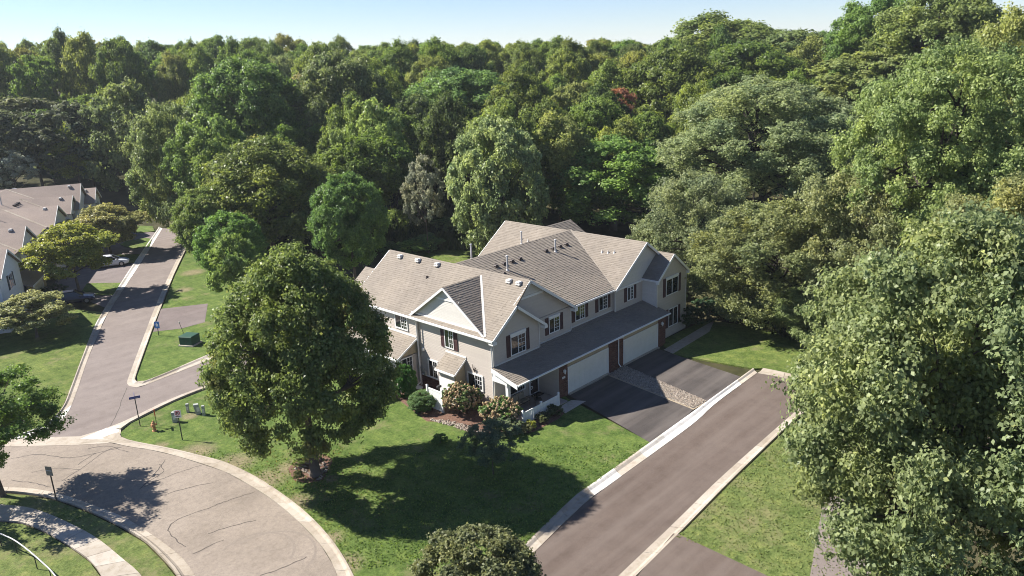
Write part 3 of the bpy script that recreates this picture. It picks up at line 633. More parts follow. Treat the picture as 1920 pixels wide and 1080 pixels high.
# mid roof
roof(H, [(9.08, .05, 5.71), (14.51, .05, 5.71), (18.95, 8.32, 8.89), (4.24, 8.32, 8.89)], seed=5)
roof(H, [(9.08, 16.5, 5.71), (14.51, 16.5, 5.71), (18.95, 8.32, 8.89), (4.24, 8.32, 8.89)], seed=6)
# big right gable
roof(H, [(14.45, -.12, 5.67), (14.45, 16.56, 5.67), (18.92, 16.56, 8.84), (18.92, -.12, 8.84)], seed=7)
roof(H, [(23.5, -.12, 5.6), (23.5, 16.56, 5.6), (18.92, 16.56, 8.84), (18.92, -.12, 8.84)], seed=8)
# small front right gable
roof(H, [(18.6, -1.5, 5.66), (18.6, .19, 5.66), (21.06, 1.6, 7.56), (21.06, -1.5, 7.56)], seed=9)
roof(H, [(23.6, -1.5, 5.6), (23.6, 3.4, 5.6), (21.06, 3.4, 7.56), (21.06, -1.5, 7.56)], seed=10)
# rear right cross gable
roof(H, [(18.95, 12.4, 8.5), (24.0, 12.4, 8.5), (24.0, 8.0, 5.9), (21.5, 8.0, 5.9)], seed=11); roof(H, [(18.95, 12.4, 8.5), (24.0, 12.4, 8.5), (24.0, 16.6, 5.9), (21.5, 16.6, 5.9)], seed=13)
wall(H, (23.8, 8.2, 0), Y, X, [(0, 5.5), (8.2, 5.5), (4.2, 8.3)], name='gable_wall')
# side dormer gable
roof(H, [(-.27, 4.6, 8.72), (3.6, 4.6, 8.72), (-.27, .45, 5.80)], name='dormer_roof', seed=14, th=.09); roof(H, [(-.27, 4.6, 8.72), (3.6, 4.6, 8.72), (-.27, 8.75, 5.80)], name='dormer_roof', seed=15, th=.09)
wall(H, (-.03, 0, 0), Y, -X, [(.75, 5.98), (8.45, 5.98), (4.6, 8.62)], name='dormer_wall', thick=.1, m='siding_pale_and_lit')  # same siding as the walls below, sunlight put into the paler colour
boards('dormer_trim', 'trim', (-.09, -.05, 3.15, 6.05, 7.66, 7.78)); boards('dormer_trim', 'trim', (-.10, -.05, .55, 8.65, 5.93, 6.06))
wall(H, (-.06, 0, 0), Y, -X, [(3.4, 7.79), (5.8, 7.79), (4.6, 8.58)], 'siding_pale_and_lit', name='dormer_panel', thick=.02, lap=.3)
for a, c in (((-.30, 4.6, 8.62), (-.30, .42, 5.68)), ((-.30, 4.6, 8.62), (-.30, 8.78, 5.68))): rake(H, a, c, h=.17)
# rakes
for a, c in (((4.03, -.145, 8.93), (2.2, -.145, 7.56)), ((2.2, -.43, 7.55), (-.36, -.43, 5.63)), ((2.2, -.43, 7.55), (5.3, -.43, 5.30)), ((4.03, -.145, 8.93), (9.28, -.145, 5.48)),
             ((18.92, -.15, 8.74), (14.4, -.15, 5.56)), ((18.92, -.15, 8.74), (23.5, -.15, 5.5)), ((21.06, -1.53, 7.46), (18.6, -1.53, 5.56)), ((21.06, -1.53, 7.46), (23.6, -1.53, 5.5)),
             ((4.03, 16.13, 8.93), (-.36, 16.13, 5.63)), ((18.92, 16.6, 8.74), (14.4, 16.6, 5.57))): rake(H, a, c)
boards('eave_return', 'trim', (9.0, 9.34, -.17, .30, 5.28, 5.52)); boards('eave_return', 'trim', (5.05, 5.38, -.46, -.02, 5.1, 5.32)); boards('eave_return', 'trim', (-.42, -.02, -.46, -.02, 5.38, 5.6)); boards('eave_return', 'trim', (23.4, 23.68, -1.56, -1.3, 5.3, 5.5)); boards('eave_return', 'trim', (18.5, 18.7, -1.56, -1.32, 5.36, 5.56))
# soffits (underside of eaves) and gutters
boards('soffit', 'trim', (-.36, -.02, -.38, 16.05, 5.50, 5.56)); boards('soffit', 'trim', (9.3, 14.4, .08, .46, 5.5, 5.56))
gutter(H, (-.42, -.42, 5.66), (-.42, 17.4, 5.66)); gutter(H, (9.3, 0, 5.62), (14.4, 0, 5.62)); gutter(H, (18.55, -1.5, 5.6), (18.55, .18, 5.6)); gutter(H, (23.62, -1.4, 5.5), (23.62, 16, 5.5))
b = MB(); b.bar((14.47, -.05, 5.70), (18.93, 8.3, 8.905), .24, .03); b.build('valley_flashing', M['concrete_walk'], H); b = MB(); b.bar((-.3, .42, 5.85), (3.55, 4.5, 8.74), .16, .03); b.build('valley_flashing', M['vent_grey'], H)
# lower front roof over porch and garages
LZ = lambda y: 3.57+.26*y
yl = -2.50
roof(H, [(-.25, yl, LZ(yl)), (18.95, yl, LZ(yl)), (18.95, -1.31, LZ(-1.31)), (-.25, -1.31, LZ(-1.31))], seed=20, name='porch_roof', th=.07)
roof(H, [(-.25, -1.31, LZ(-1.31)), (18.71, -1.31, LZ(-1.31)), (18.71, -.0, LZ(0)), (-.25, -.0, LZ(0))], seed=21, name='porch_roof')
roof(H, [(4.9, 0, LZ(0)), (18.71, 0, LZ(0)), (18.71, .19, LZ(.19)), (4.9, .19, LZ(.19))], seed=22, name='porch_roof'); roof(H, [(9.0, .19, LZ(.19)), (14.74, .19, LZ(.19)), (14.74, .47, LZ(.47)), (9.0, .47, LZ(.47))], seed=23, name='porch_roof')
b = MB(); b.bar((-.27, yl-.05, LZ(yl)-.02), (18.95, yl-.05, LZ(yl)-.02), .11, .10); b.build('gutter', M['trim'], H)
b = MB(); b.hexa([(-.31, yl, LZ(yl)-.30), (-.26, yl, LZ(yl)-.30), (-.26, -.02, LZ(0)-.3), (-.31, -.02, LZ(0)-.3), (-.31, yl, LZ(yl)+.01), (-.26, yl, LZ(yl)+.01), (-.26, -.02, LZ(0)+.01), (-.31, -.02, LZ(0)+.01)]); b.build('rake_board', M['trim'], H)
boards('wall_flashing', 'siding_pale_and_lit', (0, 4.9, -.05, -.02, LZ(0), LZ(0)+.12)); boards('wall_flashing', 'siding_pale_and_lit', (4.95, 8.95, .24, .30, LZ(.2), LZ(.2)+.12)); boards('wall_flashing', 'siding_pale_and_lit', (9.05, 14.7, .42, .46, LZ(.46), LZ(.46)+.12))
boards('porch_beam', 'trim', (-.2, 4.5, -1.42, -1.2, 2.52, 2.80)); boards('porch_beam', 'trim', (-.2, .02, -1.19, -.02, 2.60, 2.85))
b = MB(); b.face((-.15, -1.2, 2.82), (-.15, -.03, 2.82), (-.15, -.03, 3.36)); b.face((-.15, -1.2, 2.82), (-.15, -.03, 3.36), (-.15, -1.2, 3.08)); b.build('porch_gable', M['trim'], H)
boards('porch_ceiling', 'trim', (-.18, 4.5, -1.19, -.02, 2.86, 2.90))
# porch and garage front
GY = -2.07
boards('porch_post', 'white', (-.12, .12, -1.42, -1.18, .1, 2.52)); boards('porch_floor', 'porch_floor', (-.2, 4.55, -2.9, -.02, .0, .16))
wall(H, (4.57, GY, 0), Y, -X, [(0, 0), (1.95, 0), (1.95, 2.95), (0, 2.95)], name='side_wall')
boards('garage_front', 'tan', (5.6, 10.68, GY, GY+.1, 2.23, 2.84)); boards('garage_front', 'tan', (12.66, 17.74, GY, GY+.1, 2.23, 2.84))
bricks(H, 4.60, 5.58, 0, 0, 2.84, org=(0, GY-.02, 0)); bricks(H, 10.68, 12.64, 0, 0, 2.84, org=(0, GY-.02, 0)); bricks(H, 17.74, 18.9, 0, 0, 2.8, org=(0, GY-.02, 0))
bricks(H, 0, .75, 0, 0, 2.7, ud=Y, nd=X, org=(18.92, GY, 0))
garage_door(H, 5.68, 10.56, GY-.01, .13, 2.16); garage_door(H, 12.75, 17.63, GY-.01, .13, 2.16)
boards('threshold', 'concrete', (5.6, 10.66, GY-.22, GY+.06, 0, .125)); boards('threshold', 'concrete', (12.66, 17.72, GY-.22, GY+.06, 0, .125))
# front door + porch window (in the shade of the porch)
def door(x0, x1, y, z0, z1):
    b = MB(); b.box(x0-.12, x0, y-.07, y, z0, z1+.1); b.box(x1, x1+.12, y-.07, y, z0, z1+.1); b.box(x0, x1, y-.07, y, z1, z1+.1); b.box(x0-.12, x1+.12, y-.1, y, z0-.05, z0)
    f = b.build('front_door', M['trim'], H); b = MB(); b.box(x0+.01, x1-.01, y-.04, y-.005, z0+.01, z1-.01)
    for a, c in ((.15, .75), (.9, 1.85)): b.box(x0+.16, x1-.16, y-.055, y-.04, z0+a, z0+c)
    b.build('door_leaf', M['door'], f); b = MB(); b.lathe((x0+.1, y-.09, z0+.95), [(.03, -.03), (.04, 0), (.03, .03)], 8); b.build('handle', M['galv'], f)
door(3.62, 4.46, -.05, .2, 2.25)
window(H, (2.25, -.03, 1.45), X, -Y, 1.7, 1.25, grid='right', cols=3, rows=2, fw_=.1)
# upper windows, front
window(H, (2.55, -.02, 4.69), X, -Y, 1.60, 1.70, header=.24, shutters='shutter', cols=2, rows=4)
window(H, (6.97, .30, 4.80), X, -Y, 1.27, 1.40, header=.18, shutters='shutter', cols=2, rows=4)
window(H, (10.34, .46, 4.75), X, -Y, 1.24, 1.22, shutters='shutter', cols=2, rows=4)
window(H, (13.37, .46, 4.75), X, -Y, 1.20, 1.22, shutters='shutter', cols=2, rows=4)
window(H, (16.85, .17, 4.75), X, -Y, .92, 1.22, shutters='shutter', cols=2, rows=4)
window(H, (21.05, -1.32, 4.74), X, -Y, 1.98, 1.70, header=.2, shutters='shutter', grid='none'); window(H, (21.3, -1.32, 1.75), X, -Y, 1.5, 1.7, shutters='shutter', grid='none')
# side (left) face windows
window(H, (-.02, 4.53, 4.69), -Y, -X, .98, 1.50, shutters='shutter', cols=2, rows=4); window(H, (-.16, 9.92, 4.93), -Y, -X, 1.56, 1.20, cols=3, rows=4, fw_=.1)
window(H, (-.02, 6.6, 1.75), -Y, -X, 1.15, 1.5, cols=2, rows=3, fw_=.1); window(H, (-.02, 1.95, 1.98), -Y, -X, 1.65, 1.25, cols=3, rows=3, fw_=.12)
bricks(H, 5.3, 8.05, 0, 0, .98, ud=Y, nd=-X, org=(-.02, 0, 0), name='brick_skirt'); bricks(H, .05, 2.8, 0, 0, .6, ud=Y, nd=-X, org=(-.02, 0, 0), name='brick_skirt')
boards('skirt_cap', 'trim', (-.10, -.02, 5.2, 8.0, .98, 1.05))
# side entry hood
roof(H, [(-.02, 2.86, 3.55), (-.02, 4.95, 3.55), (-1.22, 4.95, 2.62), (-1.22, 2.86, 2.62)], seed=31, name='entry_roof', th=.1)
boards('entry_flashing', 'trim', (-.06, -.03, 2.8, 5.0, 3.56, 3.68)); gutter(H, (-1.25, 2.84, 2.56), (-1.25, 4.97, 2.56))
wall(H, (-1.02, 3.0, 0), X, -Y, [(0, 0), (1., 0), (1., 3.40), (0, 2.62)], name='entry_wall', thick=.05, m='tan', lap=.3); wall(H, (-1.02, 4.8, 0), X, Y, [(0, 0), (1., 0), (1., 3.40), (0, 2.62)], name='entry_wall', thick=.05, m='siding')
rake(H, (-1.25, 2.84, 2.53), (-.02, 2.84, 3.47), h=.12)
boards('entry_front', 'white', (-1.08, -1.03, 3.05, 4.75, 0, 2.0)); boards('entry_front', 'siding', (-1.07, -1.03, 3.05, 4.75, 2.01, 2.56))
# side porch shed roof
roof(H, [(-.16, 8.15, 4.0), (-.16, 15.5, 4.0), (-2.25, 15.5, 2.85), (-2.25, 8.15, 2.85)], seed=33, name='side_porch_roof', th=.1)
boards('wall_flashing', 'trim', (-.22, -.17, 8.2, 15.5, 4.01, 4.12)); gutter(H, (-2.3, 8.12, 2.8), (-2.3, 15.6, 2.8)); rake(H, (-2.28, 8.12, 2.76), (-.2, 8.12, 3.91), h=.14)
wall(H, (-1.9, 8.3, 0), X, -Y, [(0, 0), (1.75, 0), (1.75, 2.72), (0, 2.72)], thick=.1); wall(H, (-1.9, 8.28, 0), X, -Y, [(0, 2.80), (1.75, 2.80), (1.75, 3.80), (.0, 2.92)], 'tan', thick=.05, name='porch_gable', lap=.4)
wall(H, (-1.9, 8.3, 0), Y, -X, [(0, 0), (6.8, 0), (6.8, 2.8), (0, 2.8)])
window(H, (-1.25, 8.28, 1.95), X, -Y, 1.1, 1.5, grid='right', cols=2, rows=4); boards('corner_post', 'white', (-2.1, -1.92, 8.16, 8.34, 0, 2.72))
# downspouts
downspout(H, [(-.40, 8.02, 5.55), (-.3, 8.0, 5.35), (-.24, 8.0, 5.2), (-.24, 8.0, .6), (-.3, 7.95, .4), (-.75, 7.9, .25)]); downspout(H, [(-.42, .12, 5.55), (-.2, .06, 5.35), (-.12, .02, 5.2), (-.12, .02, .2)])
downspout(H, [(11.95, yl-.1, 2.8), (11.9, GY-.12, 2.62), (11.9, GY-.12, .5), (11.95, GY-.3, .25)], 'white')
# roof furniture
for y, z in ((14.2, 8.81), (11.87, 8.83), (9.5, 8.83), (1.58, 8.79), (.6, 8.79)): box_vent(H, (3.6, y, z-.06))
b = MB(); b.lathe((2.56, 9.68, 7.93), [(.12, -.05), (.09, .05), (.08, .16), (.01, .17)], 10); b.build('vent_pipe', M['vent_tan'], H)
for x in (7.3, 8.22, 9.17, 10.14, 13.43, 14.38, 15.33, 16.22): box_vent(H, (x, 6.6, 8.25), 'vent_tan', .85)
for x, y, z, h in ((7.82, 5.83, 7.93, 1.25), (14.28, 6.2, 8.07, 1.1)): pipe(H, (x, y, z), h)
for x, y, z, h in ((8.2, 10.4, 8.1, 1.35), (14.3, 10.2, 8.2, 1.2)): pipe(H, (x, y, z), h)
box_vent(H, (7.24, 5.66, 7.87), 'vent_tan', .5)
for x, y, z in ((17.36, 3.49, 7.74), (17.41, 2.86, 7.77), (17.52, 2.28, 7.85), (17.28, 12.95, 7.68), (17.2, 12.1, 7.6)): pipe(H, (x, y, z), .3, 'vent_grey', .05, cap=False)
# lanterns, number plaque, ornament, meter boxes
def lantern(x, y, z):
    b = MB(); b.box(x-.05, x+.05, y-.05, y, z-.1, z+.1); b.lathe((x, y-.14, z-.12), [(.02, -.1), (.05, -.06), (.09, .16), (.11, .17), (.04, .26), (.01, .3)], 8); b.bar((x, y-.03, z+.06), (x, y-.14, z+.2), .02, .02); b.build('wall_lantern', M['trim'], H)
lantern(5.12, GY-.04, 2.1); lantern(18.2, GY-.04, 2.1)
b = MB(); b.box(4.92, 5.26, GY-.07, GY-.04, 1.52, 1.68); pl = b.build('number_plaque', M['concrete_new'], H)
for i, k in enumerate('0110'): pass
b = MB(); b.lathe((-.10, 7.6, 3.15), [(.03, -.1), (.1, -.06), (.1, .1), (.05, .14)], 8); b.box(-.09, -.02, 7.5, 7.7, 3.02, 3.28); b.build('flood_light', M['trim'], H)
b = MB(); rnd = random.Random(4)
for i in range(7):
    y0 = 1.95+rnd.uniform(-.22, .22); z0 = 2.75+rnd.uniform(-.05, .1)
    b.tube([(-.06, 1.95, 2.7), (-.1, (y0+1.95)/2, z0+.2), (-.06, y0, z0+.25+rnd.random()*.25)], [.02, .035, .01], 5)
b.build('wall_ornament', M['bronze'], H)
for i, (y, z) in enumerate(((7.75, 1.25), (8.0, 1.3), (7.5, 1.05))): boards('meter_box', 'utility_grey', (-.2, -.06, y-.1, y+.1, z, z+.35))
# ------------------------------------------------------------------ fences
def vinyl_fence(a, b_, h, label, posts=2):
    a, b_ = Vector(a), Vector(b_); t = thing('vinyl_fence', label, 'fence', a); d = b_-a; L = d.length; d.normalize(); q = lambda u: d*u
    for k in range(posts):
        u = L*k/(posts-1); b = MB(); p = q(u); b.box(p.x-.065, p.x+.065, p.y-.065, p.y+.065, 0, h+.12); b.hexa([(p.x-.085, p.y-.085, h+.12), (p.x+.085, p.y-.085, h+.12), (p.x+.085, p.y+.085, h+.12), (p.x-.085, p.y+.085, h+.12)]+[(p.x+i*.02, p.y+j*.02, h+.19) for i, j in ((-1, -1), (1, -1), (1, 1), (-1, 1))]); b.build('post', M['white'], t)
    for k in range(posts-1):
        u0, u1 = L*k/(posts-1)+.07, L*(k+1)/(posts-1)-.07
        for z in (.1, h-.08): b = MB(); b.bar(q(u0)+Z*z, q(u1)+Z*z, .05, .11); b.build('rail', M['white'], t)
        n = max(1, int((u1-u0)/.155)); w = (u1-u0)/n; me = None
        for i in range(n):
            if me is None:
                b = MB(); b.bar((0, 0, .16), (0, 0, h-.14), .022, w*.9, up=d); me = b.mesh('picket', M['white'])
            link_mesh('picket', me, t, q(u0+(i+.5)*w))
    return t
vinyl_fence((-.35, -2.98, .1), (3.42, -2.98, .1), .98, 'white vinyl fence along the front edge of the porch', 3)
vinyl_fence((-2.45, 2.95, .1), (-2.45, 4.55, .1), 1.62, 'white vinyl screen fence between the clipped shrub and the hydrangea')
vinyl_fence((-3.1, 8.2, .1), (-3.1, 10.2, .1), 1.3, 'white vinyl fence half hidden behind the large maple')
# porch furniture
t = thing('porch_bench', 'dark metal porch bench with patterned cushions behind the white fence', 'bench', (1.55, -1.0, .16))
for x in (-.65, .65):
    for y in (-.3, .25): b = MB(); b.tube([(x, y, 0), (x, y, .42)], .02, 6); b.build('leg', M['dark'], t)
    b = MB(); b.tube([(x, -.32, .62), (x, .0, .66), (x, .28, .62)], .02, 6); b.tube([(x, -.3, .4), (x, -.32, .62)], .018, 6); b.build('armrest', M['dark'], t)
b = MB(); b.box(-.66, .66, -.3, .26, .40, .43); b.build('seat', M['dark'], t)
for x in (-.33, .33): b = MB(); b.box(x-.3, x+.3, -.27, .2, .435, .53); b.build('seat_cushion', M['cushion'], t, bevel=.03); b = MB(); b.hexa([(x-.3, .16, .54), (x+.3, .16, .54), (x+.3, .27, .54), (x-.3, .27, .54), (x-.3, .24, .98), (x+.3, .24, .98), (x+.3, .34, .98), (x-.3, .34, .98)]); b.build('back_cushion', M['cushion'], t, bevel=.03)
b = MB()
for i in range(9): b.tube([(-.64+i*.16, .28, .42), (-.64+i*.16, .38, 1.0)], .01, 5)
b.tube([(-.66, .38, 1.0), (.66, .38, 1.0)], .02, 6); b.build('backrest', M['dark'], t)
t = thing('porch_chair', 'dark metal chair beside the bench on the porch', 'chair', (2.75, -1.6, .16), .9)
b = MB(); b.box(-.27, .27, -.27, .27, .40, .44); b.build('seat', M['dark'], t); b = MB(); b.hexa([(-.27, .24, .45), (.27, .24, .45), (.27, .28, .45), (-.27, .28, .45), (-.27, .36, 1.), (.27, .36, 1.), (.27, .4, 1.), (-.27, .4, 1.)]); b.build('backrest', M['dark'], t)
for x in (-.25, .25):
    for y in (-.25, .25): b = MB(); b.tube([(x, y, 0), (x, y, .4)], .018, 6); b.build('leg', M['dark'], t)
for (x0, x1, y0, y1), lb in (((3.45, 4.4, -.75, -.2), 'dark door mat in front of the dark front door'), ((1.9, 3.3, -2.6, -1.75), 'dark rug on the porch behind the white fence')):
    b = MB(); b.box(x0, x1, y0, y1, .162, .18); o = b.build('door_mat', M['rug']); tag(o, lb, 'mat')
t = thing('lawn_ornament', 'small white round yard sign on a stick beside the porch door', 'ornament', (3.3, -.5, .16)); b = MB(); b.tube([(0, 0, 0), (0, 0, .75)], .012, 6); b.build('stake', M['dark'], t)
b = MB(); b.tube([(.12*math.cos(a), 0, .8+.12*math.sin(a)) for a in [i*math.pi/5 for i in range(11)]], .03, 6); b.build('ring', M['white'], t)
b = MB(); b.lathe((0, 0, 0), [(.24, 0), (.33, .05), (.30, .1), (.2, .05), (.03, .04)], 16); o = b.build('splash_guard', M['trim']); o.location = (-.75, 7.7, .11); tag(o, 'white shallow splash guard on the ground under the side downspout', 'basin')  # splash guard catching the outlet of the side downspout
t = thing('yard_lamp', 'dark post lamp standing before the side entry', 'lamp', (-1.9, 3.9, .1)); b = MB(); b.tube([(0, 0, 0), (0, 0, 1.5)], .045, 8); b.build('post', M['dark'], t); b = MB(); b.box(-.16, .2, -.1, .1, 1.5, 1.66); b.build('lamp_head', M['dark'], t, bevel=.02)
# ------------------------------------------------------------------ street furniture
def P0(u, v, z=.085): return G(u, v, z)
def yaw_to_cam(p): return math.atan2(CAM[1]-p.y, CAM[0]-p.x)+math.pi/2
p = P0(263, 799); t = thing('street_name_sign', 'blue street name blade on a tall dark post at the lawn corner', 'sign', p, R(-20)); b = MB(); b.tube([(0, 0, 0), (0, 0, 2.15)], .035, 8); b.build('post', M['post_steel'], t)
b = MB(); b.box(-.36, .36, -.012, .012, 2.16, 2.34); s1 = b.build('name_blade', M['sign_blue'], t); b = MB(); b.box(-.3, .3, -.016, .016, 2.225, 2.235); b.build('lettering', M['white_print'], s1)
b = MB(); b.box(-.012, .012, -.34, .34, 2.35, 2.52); b.build('name_blade', M['sign_blue'], t)
p = P0(342, 825.6); t = thing('no_parking_sign', 'small no parking sign with a red ring on a dark post by the kerb', 'sign', p, R(-42)); b = MB(); b.bar((0, .03, 0), (0, .03, 2.2), .06, .04, up=(0, 1, 0)); b.build('post', M['post_steel'], t)
b = MB(); b.box(-.23, .23, -.01, .005, 1.72, 2.28); s1 = b.build('sign_plate', M['white_print'], t)
b = MB(); b.tube([(.15*math.cos(a), -.02, 2.07+.15*math.sin(a)) for a in [i*math.pi/8 for i in range(17)]], .022, 5); b.bar((-.1, -.02, 2.17), (.1, -.02, 1.97), .03, .02, up=(0, 1, 0)); b.build('red_ring', M['red_print'], s1)
b = MB(); b.box(-.07, -.04, -.03, -.012, 1.98, 2.16); b.box(-.04, .04, -.03, -.012, 2.13, 2.16); b.box(-.04, .04, -.03, -.012, 2.06, 2.09); b.box(.03, .06, -.03, -.012, 2.06, 2.16); b.box(-.16, .16, -.02, -.012, 1.80, 1.85); b.build('lettering', M['dark'], s1)
p = P0(105, 937); t = thing('sign_on_post', 'weathered sign seen from behind on a brown post by the footpath', 'sign', p, R(-60)); b = MB(); b.bar((0, .03, 0), (0, .03, 2.2), .07, .04, up=(0, 1, 0)); b.build('post', M['bronze'], t)
b = MB(); b.box(-.23, .23, -.02, 0, 1.65, 2.25); b.build('sign_plate', M['sign_back'], t)
b = MB(); b.box(-.19, .19, -.03, -.021, 1.95, 2.0); b.build('brace', M['galv'], t)
p = P0(298, 629); t = thing('accessible_parking_sign', 'light blue parking sign on a short post beside the asphalt pad', 'sign', p, R(-48)); b = MB(); b.tube([(0, 0, 0), (0, 0, 1.35)], .04, 6); b.build('post', M['post_steel'], t)
b = MB(); b.box(-.24, .24, -.05, -.03, .75, 1.42); s1 = b.build('sign_plate', M['sign_light_blue'], t); b = MB(); b.box(-.10, .12, -.06, -.051, .95, 1.2); b.lathe((0, -.056, 1.27), [(.045, -.03), (.045, .03)], 8); b.build('symbol', M['white_print'], s1)
p = P0(346, 629); t = thing('marker_post', 'thin leaning marker rod with a pale tip behind the transformer', 'post', p); b = MB(); b.tube([(0, 0, 0), (-.25, .1, 1.35)], .022, 6); b.build('rod', M['post_steel'], t); b = MB(); b.lathe((-.25, .1, 1.33), [(.03, 0), (.07, .04), (.05, .12), (.01, .14)], 8); b.build('tip', M['concrete_new'], t)
# hydrant with marker flag
p = P0(290, 808); t = thing('fire_hydrant', 'faded orange fire hydrant on the corner lawn', 'hydrant', p)
b = MB(); b.lathe((0, 0, 0), [(.17, 0), (.17, .05), (.115, .07), (.11, .5), (.15, .52), (.15, .57), (.12, .58), (.1, .68), (.05, .74), (.03, .8), (.01, .8)], 12); b.build('barrel', M['hydrant'], t, smooth=False)
for an in (0, 180, 90):
    a = R(an+20); d = Vector((math.cos(a), math.sin(a), 0)); b = MB(); b.tube([d*.08+Z*.42, d*.2+Z*.42], .065 if an == 90 else .05, 8); b.tube([d*.2+Z*.42, d*.23+Z*.42], .08 if an == 90 else .06, 8); b.build('outlet_cap', M['hydrant'], t)
p = P0(294, 797); t = thing('hydrant_marker', 'red orange marker stake standing behind the fire hydrant', 'marker', p); b = MB(); b.tube([(0, 0, 0), (0, 0, .7)], .02, 6); b.build('stake', M['dark'], t); b = MB(); b.tube([(0, 0, .7), (0, 0, 1.25)], .035, 6); b.build('sleeve', M['orange'], t)
# utility pedestals
def pedestal(u, v, w, d, h, lb, rz=.2, lean=0.):
    p = P0(u, v); t = thing('utility_pedestal', lb, 'utility box', p, rz, 'utility pedestals on the corner lawn'); b = MB(); b.hexa([(-w, -d, 0), (w, -d, 0), (w, d, 0), (-w, d, 0), (-w+lean, -d, h), (w+lean, -d, h), (w+lean, d, h), (-w+lean, d, h)]); b.build('cabinet', M['utility_grey'], t, bevel=.015)
    b = MB(); b.hexa([(-w-.02+lean, -d-.02, h+.002), (w+.02+lean, -d-.02, h+.002), (w+.02+lean, d+.02, h+.002), (-w-.02+lean, d+.02, h+.002), (-w+lean, -d, h+.07), (w+lean, -d, h+.07), (w+lean, d, h+.07), (-w+lean, d, h+.07)]); b.build('lid', M['utility_grey'], t)
    b = MB(); b.box(-w*.6, w*.6, -d-.012, -d-.002, h*.35, h*.8); b.build('label_plate', M['vent_grey'], t)
pedestal(329, 791, .16, .14, .72, 'pale grey utility box just behind the no parking sign', -.7)
pedestal(353, 773, .10, .10, .62, 'leftmost of the three slim grey pedestals on the corner lawn', -.6); pedestal(373, 776, .17, .14, .74, 'widest of the three grey pedestals, the middle one', -.5, -.12); pedestal(383, 779, .10, .10, .72, 'grey pedestal nearest the large maple', -.6)
p = G(357, 645, .085); t = thing('transformer', 'dark green transformer cabinet on a concrete pad in the wedge of lawn', 'utility box', p, R(-62)); b = MB(); b.box(-.8, .8, -.72, .72, 0, .1); b.build('pad', M['concrete'], t)
b = MB(); b.box(-.68, .68, -.6, .6, .1, .86); b.build('cabinet', M['utility_green'], t, bevel=.02); b = MB(); b.hexa([(-.72, -.64, .862), (.72, -.64, .862), (.72, .64, .862), (-.72, .64, .862), (-.66, -.58, .94), (.66, -.58, .94), (.66, .58, .94), (-.66, .58, .94)]); b.build('lid', M['utility_green'], t)
b = MB(); b.box(-.01, .01, -.612, -.6, .14, .82); b.box(.08, .14, -.62, -.6, .45, .55); b.build('door_seam', M['dark'], t)
# curved rail at the bottom left
pr = [G(u, v, .95) for u, v in catmull([(-30, 986), (2, 1001), (25.6, 1012), (51, 1030), (81, 1056), (99, 1074), (125, 1110)], 5)]
t = thing('pipe_rail', 'curved pale metal handrail in the bottom left corner', 'railing', (0, 0, 0)); b = MB(); b.tube(pr, .035, 8); b.build('rail', M['galv'], t)
for i in (4, 10, 17, 23, 29):
    if i < len(pr): q_ = pr[i]; b = MB(); b.tube([(q_.x, q_.y, 0), (q_.x, q_.y, .93)], .025, 6); b.build('post', M['dark'], t)
# ------------------------------------------------------------------ cars
def car(name, label, loc, rz, paint, hatch=False):
    t = thing(name, label, 'car', loc, rz, None); W = .88
    # stations: x, half width, z bottom, z belt
    st = [(-2.25, .55, .42, .62), (-2.15, .74, .30, .78), (-1.7, .86, .22, .88), (-.8, .89, .20, .93), (.3, .89, .20, .92), (1.1, .88, .20, .88), (1.75, .84, .22, .80), (2.15, .72, .28, .68), (2.3, .5, .38, .55)]
    if hatch: st[0] = (-2.25, .66, .40, .80); st[1] = (-2.18, .78, .30, .95)
    b = MB(); rows = []
    for x, w, z0, z1 in st: rows.append([(x, -w*.86, z0), (x, -w, z0+.15), (x, -w, z0+(z1-z0)*.62), (x, -w*.90, z1), (x, 0, z1+.03), (x, w*.90, z1), (x, w, z0+(z1-z0)*.62), (x, w, z0+.15), (x, w*.86, z0)])
    n = len(rows[0])
    for i in range(len(rows)-1):
        for k in range(n-1): b.face(rows[i][k], rows[i+1][k], rows[i+1][k+1], rows[i][k+1])
        b.face(rows[i][n-1], rows[i+1][n-1], rows[i+1][0], rows[i][0])
    b.face(*rows[0][::-1]); b.face(*rows[-1]); b.build('body', paint, t, smooth=False, bevel=.02)
    xa, xb, xc, xd = (-2.05, -1.55, .35, 1.2) if hatch else (-1.75, -1.0, .3, 1.15); zt = 1.44
    g = MB(); g.hexa([(xa, -.76, .90), (xd, -.76, .86), (xd, .76, .86), (xa, .76, .90), (xb, -.58, zt-.03), (xc, -.58, zt-.03), (xc, .58, zt-.03), (xb, .58, zt-.03)]); g.build('window', M['glass'], t)
    g = MB(); g.hexa([(xb-.06, -.6, zt-.028), (xc+.05, -.6, zt-.028), (xc+.05, .6, zt-.028), (xb-.06, .6, zt-.028), (xb+.1, -.5, zt+.03), (xc-.1, -.5, zt+.03), (xc-.1, .5, zt+.03), (xb+.1, .5, zt+.03)]); g.build('roof', paint, t, bevel=.02)
    for s in (-1, 1):
        g = MB()
        for (x0, x1) in ((xa, xb), (xd, xc), (-.35, -.35)): g.bar((x0, s*.765, .9), (x1, s*.59, zt-.01), .05, .06)
        g.build('pillar', paint, t)
        g = MB(); g.box(.75, .95, s*.9, s*1.05, .88, 1.02); g.build('mirror', paint, t, bevel=.02)
        g = MB(); g.box(2.02, 2.26, s*.45, s*.70, .52, .64); g.build('headlight', M['lamp_clear'], t); g = MB(); g.box(-2.27, -2.12, s*.5, s*.74, .62, .76); g.build('tail_light', M['lamp_red'], t)
        for x in (-1.42, 1.42):
            g = MB(); g.tube([(x, s*.70, .33), (x, s*.905, .33)], .33, 18); w_ = g.build('wheel', M['tyre'], t); g = MB(); g.tube([(x, s*.90, .33), (x, s*.925, .33)], .21, 12); g.build('rim', M['rim'], w_)
    return t
